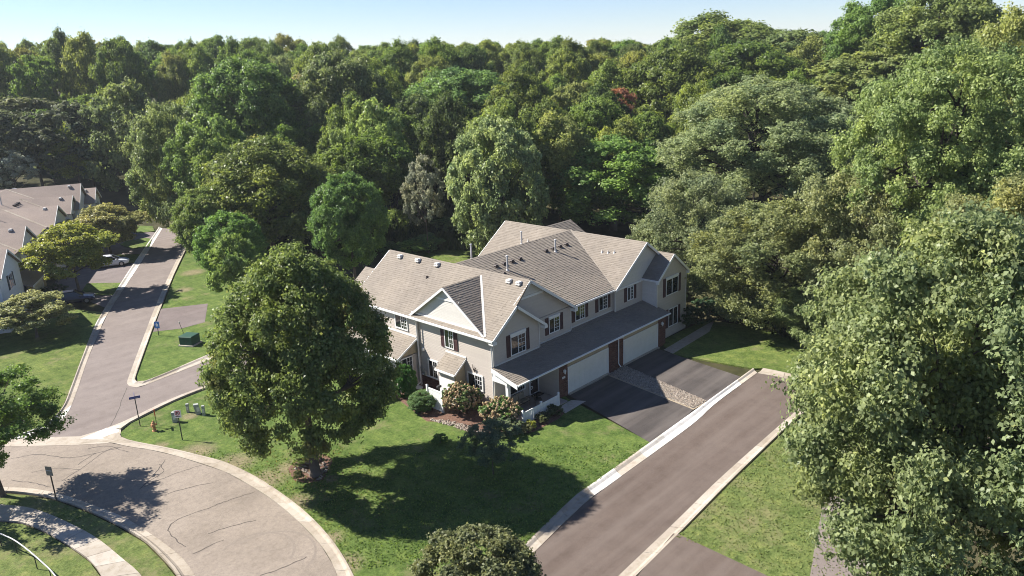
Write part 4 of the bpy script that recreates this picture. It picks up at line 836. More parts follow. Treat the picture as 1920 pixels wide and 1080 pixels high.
p = G(138, 569, .0); car('parked_car', 'dark navy hatchback parked on the nearest far driveway', (p.x, p.y, .02), R(-22), M['car_navy'], True)
p = G(208, 499, .0); car('parked_car', 'white car parked on the driveway, partly behind the yellow tree', (p.x, p.y, .02), R(-26), M['car_white'])
# ------------------------------------------------------------------ far townhouses (own frame: x along the street, -y towards the street)
def far_row():
    e = Vector((.4717, .8818, 0)); n_ = Vector((.8818, -.4717, 0)); S0 = 36.
    org = e*S0+n_*(-41.); T = thing('townhouse_row', 'long grey blue townhouse row with a pinkish brown roof and many front gables', 'building', org, math.atan2(e.y, e.x))
    s = lambda v: v-S0
    m = 'shingle_far'
    roof(T, [(s(34), -.4, 5.72), (s(79.6), -.4, 5.72), (s(82), 8, 8.9), (s(34), 8, 8.9)], m=m, real=False); roof(T, [(s(34), 16.4, 5.72), (s(86), 16.4, 5.72), (s(82), 8, 8.9), (s(34), 8, 8.9)], m=m, real=False)
    wall(T, (0, 0, 0), X, -Y, [(s(34), 0), (s(86), 0), (s(86), 5.7), (s(34), 5.7)], 'siding_far', lap=.25)
    wall(T, (s(86), 0, 0), Y, X, [(0, 0), (16, 0), (16, 5.6), (8, 8.5), (0, 5.6)], 'siding_far', lap=.25); wall(T, (s(34.3), 0, 0), Y, -X, [(0, 0), (16, 0), (16, 5.6), (8, 8.5), (0, 5.6)], 'siding_far', lap=.25)
    for pk, hw, zp, yfr, dep, wb in ((40.5, 3.9, 7.85, -1.6, 5.5, 0), (53.7, 3.8, 7.85, -.35, 5.5, 1), (68.2, 4.3, 7.85, -.9, 5.5, 1), (77.0, 3.4, 7.85, -1.1, 5.5, 0), (81.6, 4.4, 8.9, -1.6, 9.6, 0), (85.6, 3.1, 7.6, -2.8, 4.5, 0)):
        c = s(pk); ze = 5.72
        roof(T, [(c-hw, yfr-.3, ze), (c, yfr-.3, zp), (c, dep, zp), (c-hw, dep-1, ze)], m=m, real=False); roof(T, [(c+hw, yfr-.3, ze), (c, yfr-.3, zp), (c, dep, zp), (c+hw, dep-1, ze)], m=m, real=False)
        wall(T, (0, yfr, 0), X, -Y, [(c-hw+.3, 0), (c+hw-.3, 0), (c+hw-.3, ze-.05), (c, zp-.25), (c-hw+.3, ze-.05)], 'siding_far', name='gable_wall', lap=.25)
        for sg in (-1, 1):
            rake(T, (c, yfr-.33, zp-.1), (c+sg*(hw+.02), yfr-.33, ze-.12))
            wall(T, (c+sg*(hw-.3), yfr, 0), Y, X*sg, [(0, 0), (-yfr, 0), (-yfr, ze-.1), (0, ze-.1)], 'siding_far', name='return_wall', lap=.25, thick=.05)
        ys = -.4+(zp-5.72)/.3785
        for sg in (-1, 1): b = MB(); b.bar((c+sg*hw, -.4, 5.75), (c, ys, zp+.04), .3, .05); b.build('valley_flashing', M['concrete'], T)
        window(T, (c-.1, yfr-.02, 4.55), X, -Y, 1.4, 1.5, shutters='shutter_blue', cols=2, rows=3)
        if wb: window(T, (c+hw+1.1, -.02, 4.6), X, -Y, 1.1, 1.2, shutters='shutter_blue', cols=2, rows=3)
        box_vent(T, (c-.5, yfr+1.2, zp-.28))
    for a, c_ in ((45.0, 50.4), (57.6, 63), (72.6, 74.6)):
        roof(T, [(s(a)-.8, -.01, 3.55), (s(c_)+1.4, -.01, 3.55), (s(c_)+1.4, -2.5, 2.85), (s(a)-.8, -2.5, 2.85)], name='garage_roof', m=m, real=False); gutter(T, (s(a)-.85, -2.55, 2.8), (s(c_)+1.45, -2.55, 2.8))
        x0, x1 = s(a)+.1, s(c_)-.3
        if x1-x0 > 3: garage_door(T, x0, x1, -2.0, .05, 2.2)
        b = MB(); b.box(s(a)-.6, s(c_)+1.2, -1.99, -1.9, 0, 2.8); b.build('garage_front', M['tan'], T)
    for x, z, y in ((44, 7.1, 3.2), (47.5, 7.9, 5.3), (60, 7.6, 4.6), (62, 8., 5.6), (72, 7.7, 4.8)): box_vent(T, (s(x), y, z+.02), 'vent_tan', 1.1); box_vent(T, (s(x)+1., y, z+.02), 'vent_tan', 1.1); box_vent(T, (s(x)+2., y, z+.02), 'vent_tan', 1.1)
    for x, y, z in ((63, 5.5, 7.9), (71, 6.0, 8.1), (57, 11., 7.8), (70, 11., 7.8), (49, 5.2, 7.9)): pipe(T, (s(x), y, z), 1.5)
far_row()
t = vinyl_fence(G(101, 565, .05), G(78, 573, .05), 1.2, 'white vinyl fence by the brown garage wall of the far row')
# ------------------------------------------------------------------ foliage
def unit(v): return v/np.maximum(np.linalg.norm(v, axis=1, keepdims=True), 1e-9)
def leaf_quads(P, Nn, size, rng, aspect=1.5):
    """P leaf centres, Nn leaf normals -> quad arrays (slightly cupped pointed leaves)"""
    n = len(P); r = unit(rng.normal(size=(n, 3))); a = unit(np.cross(Nn, r)); b = np.cross(Nn, a)
    s = size*(.65+.7*rng.random((n, 1))); L = a*s*aspect*.5; W = b*s*.5; cup = Nn*s*.16
    V = np.stack([P-L-cup, P+W*1.0+cup*.6, P+L-cup, P-W*1.0+cup*.6], 1).reshape(-1, 3)
    return V, np.arange(n*4).reshape(-1, 4)
def crown(name, seed, n, leaf, puffs=34, psize=(.22, .36), flat=.8, low=-.55, shape='round', m='leaf', inner=.12, updir=.45, spray=.10, aspect=1.5, sdir=.7, kj=(.66, 1.10), rnd_=.75, sp2=(.7, 1.5), fill=.25, lpt=26, crad=.034):
    rng = np.random.default_rng(seed); C_ = []; S_ = []
    ga = math.pi*(3-math.sqrt(5))
    for i in range(puffs):
        zc = low+(1-low)*((i+.5)/puffs); zc = min(.98, max(low, zc+rng.normal()*.06)); th = ga*i+rng.normal()*.35
        if shape == 'round': rr = math.sqrt(max(0, 1-zc*zc))
        elif shape == 'oval': rr = math.sqrt(max(0, 1-abs(zc)**2.6))
        elif shape == 'egg': rr = math.sqrt(max(0, 1-abs(zc)**2.3))*(1-.28*zc) if zc > -.35 else 1.06-.30*(-.35-zc)/.5
        elif shape == 'cone': rr = (1-zc)*.5*1.15
        elif shape == 'vase': rr = math.sqrt(max(0, 1-((zc-.25)/1.25)**2 if zc < .25 else 1-((zc-.25)/.75)**2))
        else: rr = math.sqrt(max(0, 1-zc*zc))
        ps = rng.uniform(*psize); k = rng.uniform(*kj); rad = max(0, rr*k-ps*.35)
        C_.append((math.cos(th)*rad, math.sin(th)*rad, zc*(.92)*rng.uniform(.88, 1.04)-ps*.2)); S_.append(ps)
    for i in range(16):                    # inner mass
        v = rng.normal(size=3); v = v/np.linalg.norm(v)*rng.uniform(.15, .48); C_.append(tuple(v)); S_.append(rng.uniform(.26, .36))
    C_ = np.array(C_); S_ = np.array(S_); w = S_**2; w[-16:] *= fill*w[:-16].sum()/w[-16:].sum(); w /= w.sum(); idx = rng.choice(len(C_), n, p=w)
    tint = rng.normal(.5, .22, len(C_)).clip(0, 1)
    # every puff is made of twigs: leaves gather round twig tips, giving broken clumps
    ntw = max(8, n//lpt); tw_p = rng.choice(len(C_), ntw, p=w)
    D = unit(rng.normal(size=(ntw, 3))); out = unit(C_[tw_p]+1e-3); flip = (D*out).sum(1) < -.25; D[flip] *= -1
    tw = C_[tw_p]+D*(S_[tw_p]*(rng.random(ntw)**.5)*rng.uniform(*sp2, ntw))[:, None]*np.array([1, 1, flat])
    k = rng.integers(0, ntw, n); off = rng.normal(size=(n, 3)); P = tw[k]+off*np.array([1, 1, .75])*crad*(.6+.8*rng.random(ntw))[k][:, None]
    Nn = unit(D[k]*sdir*.7+off*.35+np.array([0, 0, updir])+rng.normal(size=(n, 3))*rnd_)
    tn = (tint[tw_p[k]]+rng.normal(size=n)*.08).clip(0, 1)
    V, Fc = leaf_quads(P, Nn, leaf, rng, aspect)
    me = np_mesh(name, V, Fc, M[m], np.repeat(tn, 4)); return me, C_, S_
def limbs(name, C_, seed, m='trunk', r0=.06, nl=9, h=1., zb=-1.0, bend=.12, fork=.35):
    """trunk + limbs reaching the crown puffs; unit frame: crown centre at 0, trunk foot at zb"""
    rnd = random.Random(seed); b = MB(); f = Vector((0, 0, zb)); top = Vector((rnd.uniform(-.06, .06), rnd.uniform(-.06, .06), .45))
    pts = [f-Z*.03, f+Z*.05]; n = 6
    for i in range(1, n+1):
        t = i/n; pts.append(f.lerp(top, t)+Vector((rnd.uniform(-1, 1), rnd.uniform(-1, 1), 0))*bend*.25*t)
    rad = [r0*1.7, r0*1.15]+[r0*(1-.8*i/n) for i in range(1, n+1)]; b.tube(pts, rad, 8)
    idx = list(range(len(C_)-16)); rnd.shuffle(idx)
    for i in idx[:nl]:
        e = Vector(C_[i])*.86; t = rnd.uniform(.42, .85) if e.z > -.2 else rnd.uniform(.38, .55); s = f.lerp(top, t)
        if s.z > e.z+.1: s = f.lerp(top, max(.35, (e.z-.1-zb)/(top.z-zb)))
        mid = s.lerp(e, .5)+Vector((rnd.uniform(-1, 1), rnd.uniform(-1, 1), rnd.uniform(-.2, .8)))*.1
        r = r0*(1-.7*t)*.85; b.tube([s, s.lerp(mid, .5)+Z*.02, mid, mid.lerp(e, .6), e], [r, r*.85, r*.65, r*.4, r*.15], 6)
        for j in range(2):
            q = mid.lerp(e, rnd.uniform(.1, .5)); e2 = q+Vector((rnd.uniform(-1, 1), rnd.uniform(-1, 1), rnd.uniform(-.2, 1)))*.24
            b.tube([q, q.lerp(e2, .5)+Z*.02, e2], [r*.42, r*.28, r*.08], 5)
    return b.mesh(name, M[m], smooth=True)
KIND = {}
def kind(key, seed, n, leaf, trunk_m='trunk', zb=-1.9, r0=.05, nl=9, **kw):
    me, C_, S_ = crown('crown_'+key, seed, n, leaf, **kw); KIND[key] = (me, limbs('trunk_'+key, C_, seed+5, trunk_m, r0, nl, zb=zb), zb)
kind('maple', 11, 190000, .0215, lpt=26, crad=.030, rnd_=.6, puffs=290, psize=(.10, .17), low=-.88, kj=(.88, 1.0), fill=.4, sp2=(.7, 1.3), shape='egg', zb=-1.42, r0=.055, nl=14, inner=.2, updir=.4)
kind('linden', 12, 250000, .0185, lpt=36, crad=.030, puffs=120, psize=(.13, .24), low=-.8, shape='oval', zb=-1.5, r0=.05, nl=22, updir=.45)
kind('oak', 13, 190000, .017, 'trunk_dark', lpt=30, crad=.026, rnd_=.6, puffs=120, psize=(.10, .19), low=-.5, flat=.95, shape='round', zb=-1.5, r0=.06, nl=30, updir=.25, spray=.13)
kind('fulloak', 23, 120000, .021, 'trunk_dark', lpt=26, crad=.030, rnd_=.6, puffs=110, psize=(.11, .2), low=-.9, flat=.95, shape='round', zb=-1.35, r0=.05, nl=24, updir=.25, spray=.13)
kind('tall', 14, 85000, .031, lpt=24, crad=.042, rnd_=.6, puffs=130, psize=(.09, .18), low=-.8, shape='oval', zb=-1.9, r0=.05, nl=12)
kind('broad', 15, 85000, .031, lpt=24, crad=.042, rnd_=.6, puffs=140, psize=(.09, .18), low=-.6, shape='round', zb=-1.7, nl=12)
kind('dense', 16, 80000, .034, lpt=18, crad=.036, puffs=180, psize=(.09, .16), low=-.95, kj=(.86, 1.03), sp2=(.7, 1.3), shape='oval', zb=-1.35, nl=8)
kind('small', 17, 45000, .044, puffs=34, psize=(.2, .34), low=-.5, flat=.7, shape='round', zb=-1.4, r0=.04, nl=12)
kind('locust', 19, 45000, .026, puffs=46, psize=(.14, .26), low=-.5, flat=.5, shape='vase', zb=-1.5, r0=.04, nl=22, spray=.22, updir=.6)
kind('thin', 20, 22000, .036, lpt=14, puffs=26, psize=(.18, .3), low=-.7, shape='oval', zb=-1.7, r0=.02, nl=20, spray=.25)
kind('airy', 18, 22000, .038, puffs=36, psize=(.16, .26), low=-.8, shape='oval', zb=-1.7, r0=.035, nl=20, spray=.2)
for i, (sh, fl, sd) in enumerate((('round', .8, 31), ('oval', .8, 32), ('vase', .6, 33), ('round', .55, 34), ('oval', .7, 35), ('vase', .5, 36))):
    kind('far%d' % i, sd, 32000, .045, lpt=18, crad=.055, rnd_=.6, puffs=54, psize=(.14, .26), low=-.7, flat=fl, shape=sh, m='leaf_far', zb=-2.0, r0=.035, nl=7, spray=.15, updir=.65)
kind('layer', 41, 30000, .046, 'trunk_dark', puffs=40, psize=(.2, .34), low=-.5, flat=.32, shape='vase', m='leaf_far', zb=-2.1, r0=.03, nl=12, updir=.9, spray=.12)
kind('shrub', 51, 9000, .085, puffs=22, psize=(.25, .4), low=-.5, shape='round', zb=-.95, r0=.03, nl=6)
GREEN = (.060, .090, .028); DEEP = (.030, .056, .022); OLIVE = (.085, .092, .030); YELLOW = (.122, .126, .034); GREY = (.098, .108, .070); LIME = (.072, .108, .034); TAN = (.15, .125, .055); BROWN = (.14, .080, .048); FERN = (.052, .095, .022)
def tree(key, base, top_z, rad, colr, label, rz=None, group=None, autumn=0., name='deciduous_tree', low=None, cat='tree', ry=1., rnd=random.Random(77)):
    """base point, height of the crown top, crown radius; crown half height follows from low (height of its underside)"""
    cm, tm, zb = KIND[key]; base = Vector(base); Ht = top_z-base.z; lowz = Ht*.18 if low is None else low; hz = max(.3, (Ht-lowz)/2*1.0); cz = lowz+hz
    ml = .3*colr[0]+.6*colr[1]+.1*colr[2]; colr = tuple(ml+(q-ml)*.95 for q in colr); colr = tuple(q*(2.6 if key[:3] in ('far', 'lay') else 2.8) for q in colr); t = thing(name, label, cat, base, rnd.uniform(0, 6.28) if rz is None else rz, group); c = link_mesh('crown', cm, t, (0, 0, cz)); c.scale = (rad, rad*ry, hz*1.02); c.color = (*[q*rnd.uniform(.92, 1.08) for q in colr], 1-autumn)
    k = link_mesh('trunk', tm, t, (0, 0, cz)); k.scale = (rad, rad*ry, cz/(-zb)); return t
def photo_tree(key, u, vtop, vlow, wpx, D, colr, label, **kw):
    """crown seen at column u between rows vtop and vlow, wpx wide, at forward distance D"""
    c = AT(u, (vtop+vlow)/2, D); top = AT(u, vtop, D).z; low = AT(u, vlow, D).z; z0 = kw.pop('z0', None)
    b = Vector((c.x, c.y, terr(c.x, c.y) if z0 is None else z0)); r = wpx/2*D/F
    top = top-.0; low = max(low-b.z, .3)
    return tree(key, b, top, r, colr, label, low=low, **kw)
# --- individually recognisable trees
p = G(592, 890, .08); D0 = (np.array(p)-CAM)@FW
tree('maple', p, AT(575, 434, D0).z, 5.15, (.066, .090, .030), 'large round maple with a rusty tinge standing on the front lawn', low=2.5, rz=.4, autumn=.13, name='maple_tree')
photo_tree('linden', 1797, 395, 1140, 560, 29, (.086, .114, .050), 'closest tree, big bright leafy crown filling the lower right corner', rz=1.2, z0=0., name='linden_tree', autumn=-.05)
photo_tree('dense', 893, 988, 1260, 245, 33, (.066, .078, .036), 'small leafy tree top poking up at the bottom edge of the lawn', z0=0., name='pear_tree', autumn=-.1)
p = G(5, 930, .08); D1 = (np.array(p)-CAM)@FW; tree('locust', p, AT(25, 668, D1).z, 3.9, (.055, .08, .024), 'open leafy tree at the left edge shading the footpath', low=AT(25, 865, D1).z-.1, rz=2., name='locust_tree', autumn=-.1)
p = G(925, 890, .08); D2 = (np.array(p)-CAM)@FW; tree('thin', p, AT(925, 778, D2).z, 1.7, (.052, .066, .046), 'small thin grey leaved tree in the shadow on the lawn', low=.9, name='crabapple_tree')
p = G(150, 556, .08); D3 = (np.array(p)-CAM)@FW; tree('small', p, AT(115, 415, D3).z, 4.5, YELLOW, 'yellow green tree beside the dark car in front of the far row', low=AT(115, 518, D3).z, name='honey_locust_tree')
p = G(208, 478, .08); D4 = (np.array(p)-CAM)@FW; tree('small', p, AT(212, 381, D4).z, 4.9, (.125, .128, .055), 'pale tree with orange tips above the grass plots by the street', low=1.2, autumn=.08, name='honey_locust_tree')
p = G(70, 632, .08); D5 = (np.array(p)-CAM)@FW; tree('small', p, AT(68, 545, D5).z, 3.3, (.135, .130, .065), 'low tan green tree on the left lawn before the blue gable', low=.7, name='crabapple_tree')
for a in (
 ('dense', 935, 222, 490, 176, 96, (.115, .122, .055), 'dense oval tree with pinkish tips right behind the house roof', dict(autumn=.03)),
 ('broad', 1150, 255, 470, 260, 108, LIME, 'bright fresh green tree spreading behind the right gables', {}),
 ('broad', 500, 258, 480, 230, 98, (.075, .080, .025), 'olive brown round tree behind the large maple', dict(autumn=.05)),
 ('dense', 655, 322, 500, 135, 84, (.054, .082, .027), 'deep green compact tree left of the roof corner', {}),
 ('tall', 325, 195, 430, 150, 112, (.08, .11, .038), 'tall light green tree at the far end of the street', {}),
 ('tall', 400, 215, 440, 150, 108, (.075, .10, .032), 'leaning green tree over the street end', {}),
 ('tall', 470, 112, 330, 200, 128, (.062, .088, .026), 'high dark green crown above the olive tree', {}),
 ('tall', 640, 100, 330, 180, 132, (.060, .085, .030), 'tallest middle tree standing over the woodland', {}),
 ('airy', 700, 185, 430, 150, 112, (.10, .115, .045), 'thin yellowish tree with a visible pale trunk in the middle', {}),
 ('airy', 640, 240, 440, 110, 108, (.08, .105, .04), 'narrow sparse tree beside the thin yellowish one', {}),
 ('airy', 795, 290, 425, 80, 100, (.105, .12, .085), 'small silvery grey tree in the clearing behind the house', {}),
 ('broad', 870, 130, 290, 220, 138, (.060, .092, .030), 'broad green maple behind the oval tree', {}),
 ('tall', 780, 180, 360, 130, 128, (.048, .068, .022), 'dark narrow tree left of the broad green maple', {}),
 ('layer', 1085, 145, 290, 100, 132, (.10, .125, .045), 'pale feathery tree left of the rusty brown one', {}),
 ('airy', 1158, 165, 260, 75, 128, BROWN, 'rusty brown dying tree in the middle of the wood', {}),
 ('broad', 1265, 90, 300, 200, 138, (.056, .080, .021), 'very dark green oak left of centre in the oak group', {}),
 ('broad', 1395, 80, 260, 220, 146, (.056, .078, .021), 'dark green oak on the skyline slope right of the middle', {}),
 ('far0', 1345, 35, 180, 220, 178, (.08, .095, .03), 'domed olive tree crown on the skyline right of centre', {}),
 ('far3', 1480, 50, 200, 180, 165, (.06, .08, .03), 'flat topped tree right of the domed crown on the skyline', {}),
 ('oak', 1435, 148, 400, 360, 92, (.105, .112, .064), 'big grey green oak with dark spreading limbs showing', dict(name='oak_tree', rz=.8)),
 ('fulloak', 1300, 320, 620, 210, 80, (.094, .108, .056), 'grey green oak crowding the right end of the house', dict(name='oak_tree')),
 ('fulloak', 1450, 370, 690, 290, 70, (.090, .108, .048), 'lower grey green oak over the dead end of the lane', dict(name='oak_tree')),
 ('fulloak', 1560, 520, 740, 200, 66, (.105, .112, .052), 'low spreading oak shading the grass at the dead end', dict(name='oak_tree')),
 ('broad', 1365, 520, 680, 130, 76, (.075, .085, .040), 'small dark tree by the narrow path at the right end of the house', {}),
 ('layer', 1630, 88, 230, 200, 118, (.10, .115, .04), 'pale olive feathery tree below the right skyline', {}),
 ('tall', 1640, -5, 190, 170, 128, (.065, .09, .028), 'tall tree rising over the skyline at the upper right', {}),
 ('broad', 1760, -25, 190, 230, 118, (.075, .092, .032), 'high broad crown cut by the top edge at the right', {}),
 ('oak', 1770, 85, 520, 360, 62, (.100, .114, .046), 'tall yellowish oak with pale limbs at the right side', dict(name='oak_tree', rz=2.4)),
 ('tall', 1905, 20, 330, 200, 84, (.105, .11, .04), 'brownish tree at the right edge of the skyline', dict(autumn=.05)),
 ('fulloak', 1620, 300, 640, 270, 66, (.100, .112, .055), 'olive grey tree between the two big right hand oaks', dict(name='oak_tree')),
 ('linden', 1900, 330, 760, 330, 46, (.10, .112, .045), 'leafy tree at the right edge above the closest crown', {}),
 ('layer', 65, 168, 380, 230, 146, (.050, .060, .034), 'dark spreading tree with bare limbs behind the far row', {}),
 ('layer', 165, 195, 380, 150, 150, (.050, .064, .034), 'second dark tree behind the far row, right of the first', {}),
 ('far4', 245, 160, 380, 150, 146, (.07, .09, .035), 'mid green tree behind the far end of the townhouse row', {}),
 ('airy', 20, 280, 345, 80, 136, (.16, .17, .13), 'small silvery shrub tree above the far roof at the left edge', {}),
 ('dense', 430, 395, 520, 120, 84, (.062, .098, .03), 'bright green young tree at the lawn edge near the street end', {}),
 ('dense', 385, 350, 480, 110, 94, (.07, .105, .03), 'light green tree leaning towards the end of the street', {}),
 ('small', 440, 440, 560, 90, 74, (.08, .125, .035), 'low pale green bushy tree behind the large maple', {}),
):
    photo_tree(*a[:8-0][:7], a[7], **a[8])
# --- the wood behind: many crowns of a few kinds
SKY = [(-200, 85), (0, 84), (40, 62), (100, 55), (350, 62), (520, 62), (620, 66), (700, 78), (1000, 70), (1150, 66), (1230, 74), (1300, 60), (1350, 42), (1420, 44), (1480, 55), (1560, 60), (1620, 20), (1700, 2), (1830, 0), (1870, 50), (1950, 20), (2200, 10)]
def vsky(u): return float(np.interp(u, [a for a, _ in SKY], [b_ for _, b_ in SKY]))
def row_base(u):                         # lower rows of the wood at column u: where the clearings end
    return float(np.interp(u, [0, 250, 420, 700, 860, 1000, 1300, 1920], [345, 420, 430, 380, 380, 330, 420, 500]))
def forest():
    rnd = random.Random(21); n = 0; seen = {}
    palette = [((.066, .088, .022), 5), ((.084, .104, .026), 5), ((.045, .064, .019), 3), ((.098, .108, .030), 3), ((.068, .098, .024), 3), ((.11, .118, .045), 2)]
    pal = [c for c, w in palette for _ in range(w)]
    NAMES = dict(zip([c for c, _ in palette], ('mid green', 'fresh green', 'dark green', 'olive', 'clear green', 'pale olive')))
    ZONES = [(60, 'at the left edge'), (190, 'above the far townhouse row'), (300, 'left of the street end'), (400, 'above the street end'), (520, 'above the olive brown tree'), (620, 'above the large lawn maple'), (740, 'over the left roof corner'), (860, 'over the clearing'), (960, 'over the dense oval tree'), (1060, 'over the house ridge'), (1160, 'over the rusty brown tree'), (1260, 'over the right gables'), (1380, 'left of the big limbed oak'), (1500, 'over the big limbed oak'), (1640, 'right of the big limbed oak'), (1780, 'left of the tall yellowish oak'), (9999, 'at the right edge')]
    for D in (104, 116, 128, 141, 155, 170, 187, 205, 224):
        sp = 7.6 if D < 150 else 8.6; du = sp*F/D; u = -140+rnd.random()*du
        while u < 2080:
            uu = u+rnd.uniform(-.3, .3)*du; u += du; Dd = D+rnd.uniform(-4, 4); f = (D-104)/120.
            if 745 < uu < 850 and D < 112: continue
            if uu < 430 and D < 135: continue
            if uu < 300 and D < 150 and rnd.random() < .5: continue
            if uu > 1250 and D < 110: continue
            vt = vsky(uu); ztop = AT(uu, vt, 224).z; c = AT(uu, 200, Dd); g = terr(c.x, c.y)
            lim = AT(uu, vt+4, Dd).z                     # no crown rises above the skyline seen in the photograph
            want = g+rnd.uniform(13, 19)*(1.0 if D < 180 else 1.12)
            if D > 160: want = max(want, lim-rnd.uniform(0, 4.5))
            tz = min(want, lim-abs(rnd.gauss(0, .8)))
            if tz-g < 7: continue
            rad = rnd.uniform(3.6, 5.4); left = uu < 360
            k = 'layer' if (left and rnd.random() < .35) else 'far%d' % rnd.randrange(6)
            ci = rnd.randrange(len(pal)); colr = pal[ci]; cw = NAMES[colr]
            zone = next(z for lim_, z in ZONES if uu < lim_)
            if left and D > 150: dp, gp = 'ridge tree', 'ridge trees at the upper left'
            elif D > 180: dp, gp = 'skyline tree', 'trees along the far skyline'
            elif D > 150: dp, gp = 'back row tree', 'trees in the back rows of the wood'
            elif D > 125: dp, gp = 'middle row tree', 'trees in the middle rows of the wood'
            else: dp, gp = 'near row tree of the wood', 'trees at the near edge of the wood'
            lb = '%s %s %s, %s' % (cw, 'layered' if k == 'layer' else ('broad' if rad > 4.9 else 'rounded' if rad > 4.2 else 'narrow'), dp, zone)
            if lb in seen: hp = seen[lb]; seen[lb] = max(hp, tz-g); lb = ('taller ' if tz-g > hp else 'smaller ')+lb
            seen[lb] = tz-g
            tree(k, (c.x, c.y, g), tz, rad, colr, lb, group=gp, low=(tz-g)*rnd.uniform(.2, .35), rnd=rnd); n += 1
    return n
print('forest trees', forest())
# --- shrubs
def shrub(key, base, r, h, colr, label, name='shrub', **kw): return tree(key, base, base[2]+h, r, colr, label, low=.02, name=name, cat='shrub', **kw)
q = G(792, 768, .09); shrub('dense', (-2.9, 4.6, .09), 1.25, 1.35, (.055, .085, .035), 'clipped rounded green shrub left of the white screen fence', ry=.8)
shrub('dense', (-2.3, 7.3, .09), .85, 2.6, (.03, .075, .02), 'upright dark evergreen shrub at the corner of the side porch')
shrub('shrub', (-3.9, 8.6, .09), .9, 1.1, (.14, .17, .16), 'silvery blue shrub half hidden by the large maple')
def hydrangea(x, y, r, h, label, seed):
    t = shrub('shrub', (x, y, .09), r, h, (.05, .08, .028), label, name='hydrangea_bush'); rng = np.random.default_rng(seed); P = []; Nn = []
    for i in range(int(230*r)):
        v = rng.normal(size=3); v /= np.linalg.norm(v)
        if v[2] < -.15: v[2] *= -.5
        c = np.array([v[0]*r*1.0, v[1]*r*1.0, h*.48+v[2]*h*.54])*rng.uniform(.93, 1.06); k = 34; d = unit(rng.normal(size=(k, 3))); P.append(c+d*np.array([.075, .075, .095])*rng.uniform(.7, 1.15)); Nn.append(d)
    V, Fc = leaf_quads(np.concatenate(P), np.concatenate(Nn), .085, rng, 1.0); me = np_mesh('blooms', V, Fc, M['bloom']); o = link_mesh('blooms', me, t); o.rotation_euler = (0, 0, 0); return t
hydrangea(-1.55, 1.9, 1.30, 2.15, 'hydrangea bush with tan pink blooms under the side window', 1)
hydrangea(-1.1, -1.5, 1.35, 1.75, 'hydrangea bush with tan pink blooms at the porch corner', 2)
shrub('shrub', (-1.9, -2.7, .09), 1.15, 1.1, (.08, .095, .06), 'grey green leafy shrub in front of the porch hydrangea')
for x, y, r, h, c, lb in ((-.35, -3.6, .4, .5, (.13, .15, .035), 'small yellow green mound below the porch fence'), (-.95, -3.9, .35, .4, (.1, .1, .05), 'smallest mound at the corner of the bed'), (1.1, -3.6, .55, .6, (.05, .06, .025), 'dark low plant below the middle fence post'), (2.3, -3.55, .6, .7, (.045, .055, .028), 'dark grassy clump near the gate end of the porch fence'),
                          (-5.6, -.3, .5, .45, (.05, .1, .03), 'low green plant at the lawn edge of the bed')): shrub('shrub', (x, y, .09), r, h, c, lb)
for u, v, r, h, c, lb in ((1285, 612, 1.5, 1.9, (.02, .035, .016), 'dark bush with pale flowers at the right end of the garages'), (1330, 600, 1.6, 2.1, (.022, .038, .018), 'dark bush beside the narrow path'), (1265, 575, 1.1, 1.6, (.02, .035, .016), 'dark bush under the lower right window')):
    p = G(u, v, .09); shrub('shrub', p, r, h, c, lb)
for u, v, r, h, c, lb in ((562, 872, .5, .5, (.09, .12, .04), 'pale green clump in the maple bed, left'), (590, 862, .35, .35, (.11, .12, .05), 'smaller clump in the maple bed'), (560, 900, .3, .3, (.06, .07, .03), 'dark tuft in the maple bed near the trunk')):
    p = G(u, v, .1); shrub('shrub', p, r, h, c, lb)
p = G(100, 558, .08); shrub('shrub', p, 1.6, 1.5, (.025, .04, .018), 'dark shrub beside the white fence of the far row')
for u, v, r, h, c, lb in ((770, 478, 2., 1.9, (.07, .11, .035), 'leafy green shrub in the clearing behind the roof'), (800, 470, 2.2, 2.2, (.06, .10, .035), 'bigger leafy shrub behind the roof'), (735, 480, 1.8, 1.8, (.035, .055, .02), 'dark shrub left of the clearing'), (845, 440, 2.6, 2.6, (.08, .10, .035), 'yellow green bush under the oval tree'), (760, 430, 2.4, 2.4, (.03, .045, .018), 'dark bush at the back of the clearing'),
                          (480, 470, 2.4, 3., (.06, .11, .03), 'green bush at the edge of the wedge lawn'), (420, 480, 2., 2.8, (.07, .12, .035), 'pale bush at the edge of the wedge lawn')):
    p = G(u, v, 0.); shrub('shrub', p, r, h, c, lb)
# tall meadow grass in the clearing and rough undergrowth below the trees
def tufts(name, cells, n, h, label, colr, seed, w=.05, spread=.2):
    rng = np.random.default_rng(seed); (u0, v0), (u1, v1), (u2, v2), (u3, v3) = cells; A, B, C2, D2_ = (np.array(G(u, v, 0)) for u, v in cells)
    s, t = rng.random((n, 1)), rng.random((n, 1)); P = (A*(1-s)+B*s)*(1-t)+(D2_*(1-s)+C2*s)*t
    P[:, 2] = [terr(x, y) for x, y in P[:, :2]]; hh = h*(.5+rng.random((n, 1))); d = rng.normal(size=(n, 3))*spread; d[:, 2] = 1; sd = unit(np.cross(d, rng.normal(size=(n, 3))))*w; top = P+d*hh
    V = np.stack([P-sd, P+sd, top+sd*.4, top-sd*.4], 1).reshape(-1, 3); me = np_mesh(name, V, np.arange(n*4).reshape(-1, 4), M['leaf_far'], np.repeat(rng.random(n), 4)); o = link_mesh(name, me); o.color = (*colr, 1.05); tag(o, label, 'grass', kind='stuff')
sheet('meadow', [(735, 492), (748, 440), (765, 400), (850, 395), (900, 440), (905, 480), (860, 500), (780, 500)], .03, M['grass_left'], 'open patch of rough grass behind the near roof')
tufts('meadow_grass', [(755, 400), (860, 395), (880, 470), (745, 470)], 18000, .7, 'tall sunlit rough grass in the clearing behind the house', (.10, .125, .045), 4)
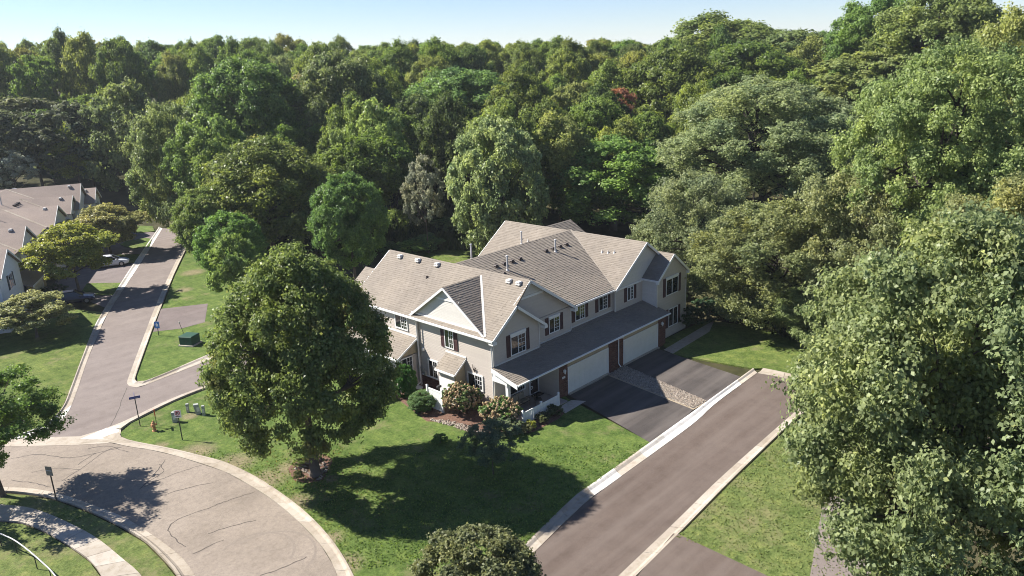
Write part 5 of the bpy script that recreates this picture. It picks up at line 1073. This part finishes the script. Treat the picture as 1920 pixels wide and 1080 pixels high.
tufts('undergrowth', [(430, 380), (1000, 330), (900, 440), (440, 500)], 14000, .9, 'low tangled undergrowth below the trees behind the house', (.04, .06, .02), 5, .09, .5)
tufts('undergrowth', [(1250, 430), (1700, 430), (1640, 690), (1330, 590)], 12000, .6, 'low dim undergrowth below the oaks at the dead end', (.045, .05, .022), 6, .08, .5)

def inside(P, px):
    Q = np.array([tuple(G(u, v, .09))[:2] for u, v in px]); x, y = P[:, 0], P[:, 1]; r = np.zeros(len(P), bool)
    for (x0, y0), (x1, y1) in zip(Q, np.roll(Q, -1, 0)): r ^= ((y0 > y) != (y1 > y)) & (x < (x1-x0)*(y-y0)/(y1-y0+1e-12)+x0)
    return r
def specks(name, cells, n, size, label, colr, seed, upright=.0, keep=None, avoid=None):
    rng = np.random.default_rng(seed); A, B, C2, D2_ = (np.array(G(u, v, .09)) for u, v in cells); s_, t_ = rng.random((n, 1)), rng.random((n, 1)); P = (A*(1-s_)+B*s_)*(1-t_)+(D2_*(1-s_)+C2*s_)*t_
    if keep: P = P[inside(P, keep)]
    if avoid: P = P[~inside(P, avoid)]
    n = len(P)
    if upright: P[:, 2] += size*.35
    Nn = unit(rng.normal(size=(n, 3))*(.6+upright)+np.array([0, 0, 1-upright])); V, Fc = leaf_quads(P, Nn, size, rng, 1.3); me = np_mesh(name, V, Fc, M['leaf_far'], np.repeat(rng.random(n), 4)); o = link_mesh(name, me); o.color = (*colr, 1.); tag(o, label, 'grass', kind='stuff')
LAWN = [(300, 845), (1215, 832), (985, 1025), (665, 1070)]
specks('lawn_tufts', LAWN, 10000, .08, 'longer tufts standing in the near lawn', (.15, .21, .065), 31, .8, LAWN_PX, BED_PX); specks('lawn_tufts', [(1480, 812), (1660, 830), (1600, 1130), (1250, 1000)], 6000, .07, 'pale tufts in the lawn beyond the lane', (.20, .235, .09), 32, .8, EAST_PX)
specks('fallen_leaves', [(470, 850), (640, 830), (760, 960), (600, 985)], 900, .075, 'fallen leaves scattered under the large maple', (.26, .19, .09), 33, 0, LAWN_PX)
# ------------------------------------------------------------------ faint late summer haze
hz = bpy.data.materials.new('haze'); hz.use_nodes = True; hn = hz.node_tree; hn.nodes.remove(hn.nodes['Principled BSDF'])
pv = hn.nodes.new('ShaderNodeVolumePrincipled'); pv.inputs['Color'].default_value = (.86, .93, 1, 1); pv.inputs['Density'].default_value = .00017; pv.inputs['Anisotropy'].default_value = .2
hn.links.new(pv.outputs[0], hn.nodes['Material Output'].inputs['Volume'])
b = MB(); b.box(-3010, 3410, -3010, 3410, -1.1, 62); o = b.build('haze', hz); tag(o, 'faint pale haze over the whole wood', kind='stuff')
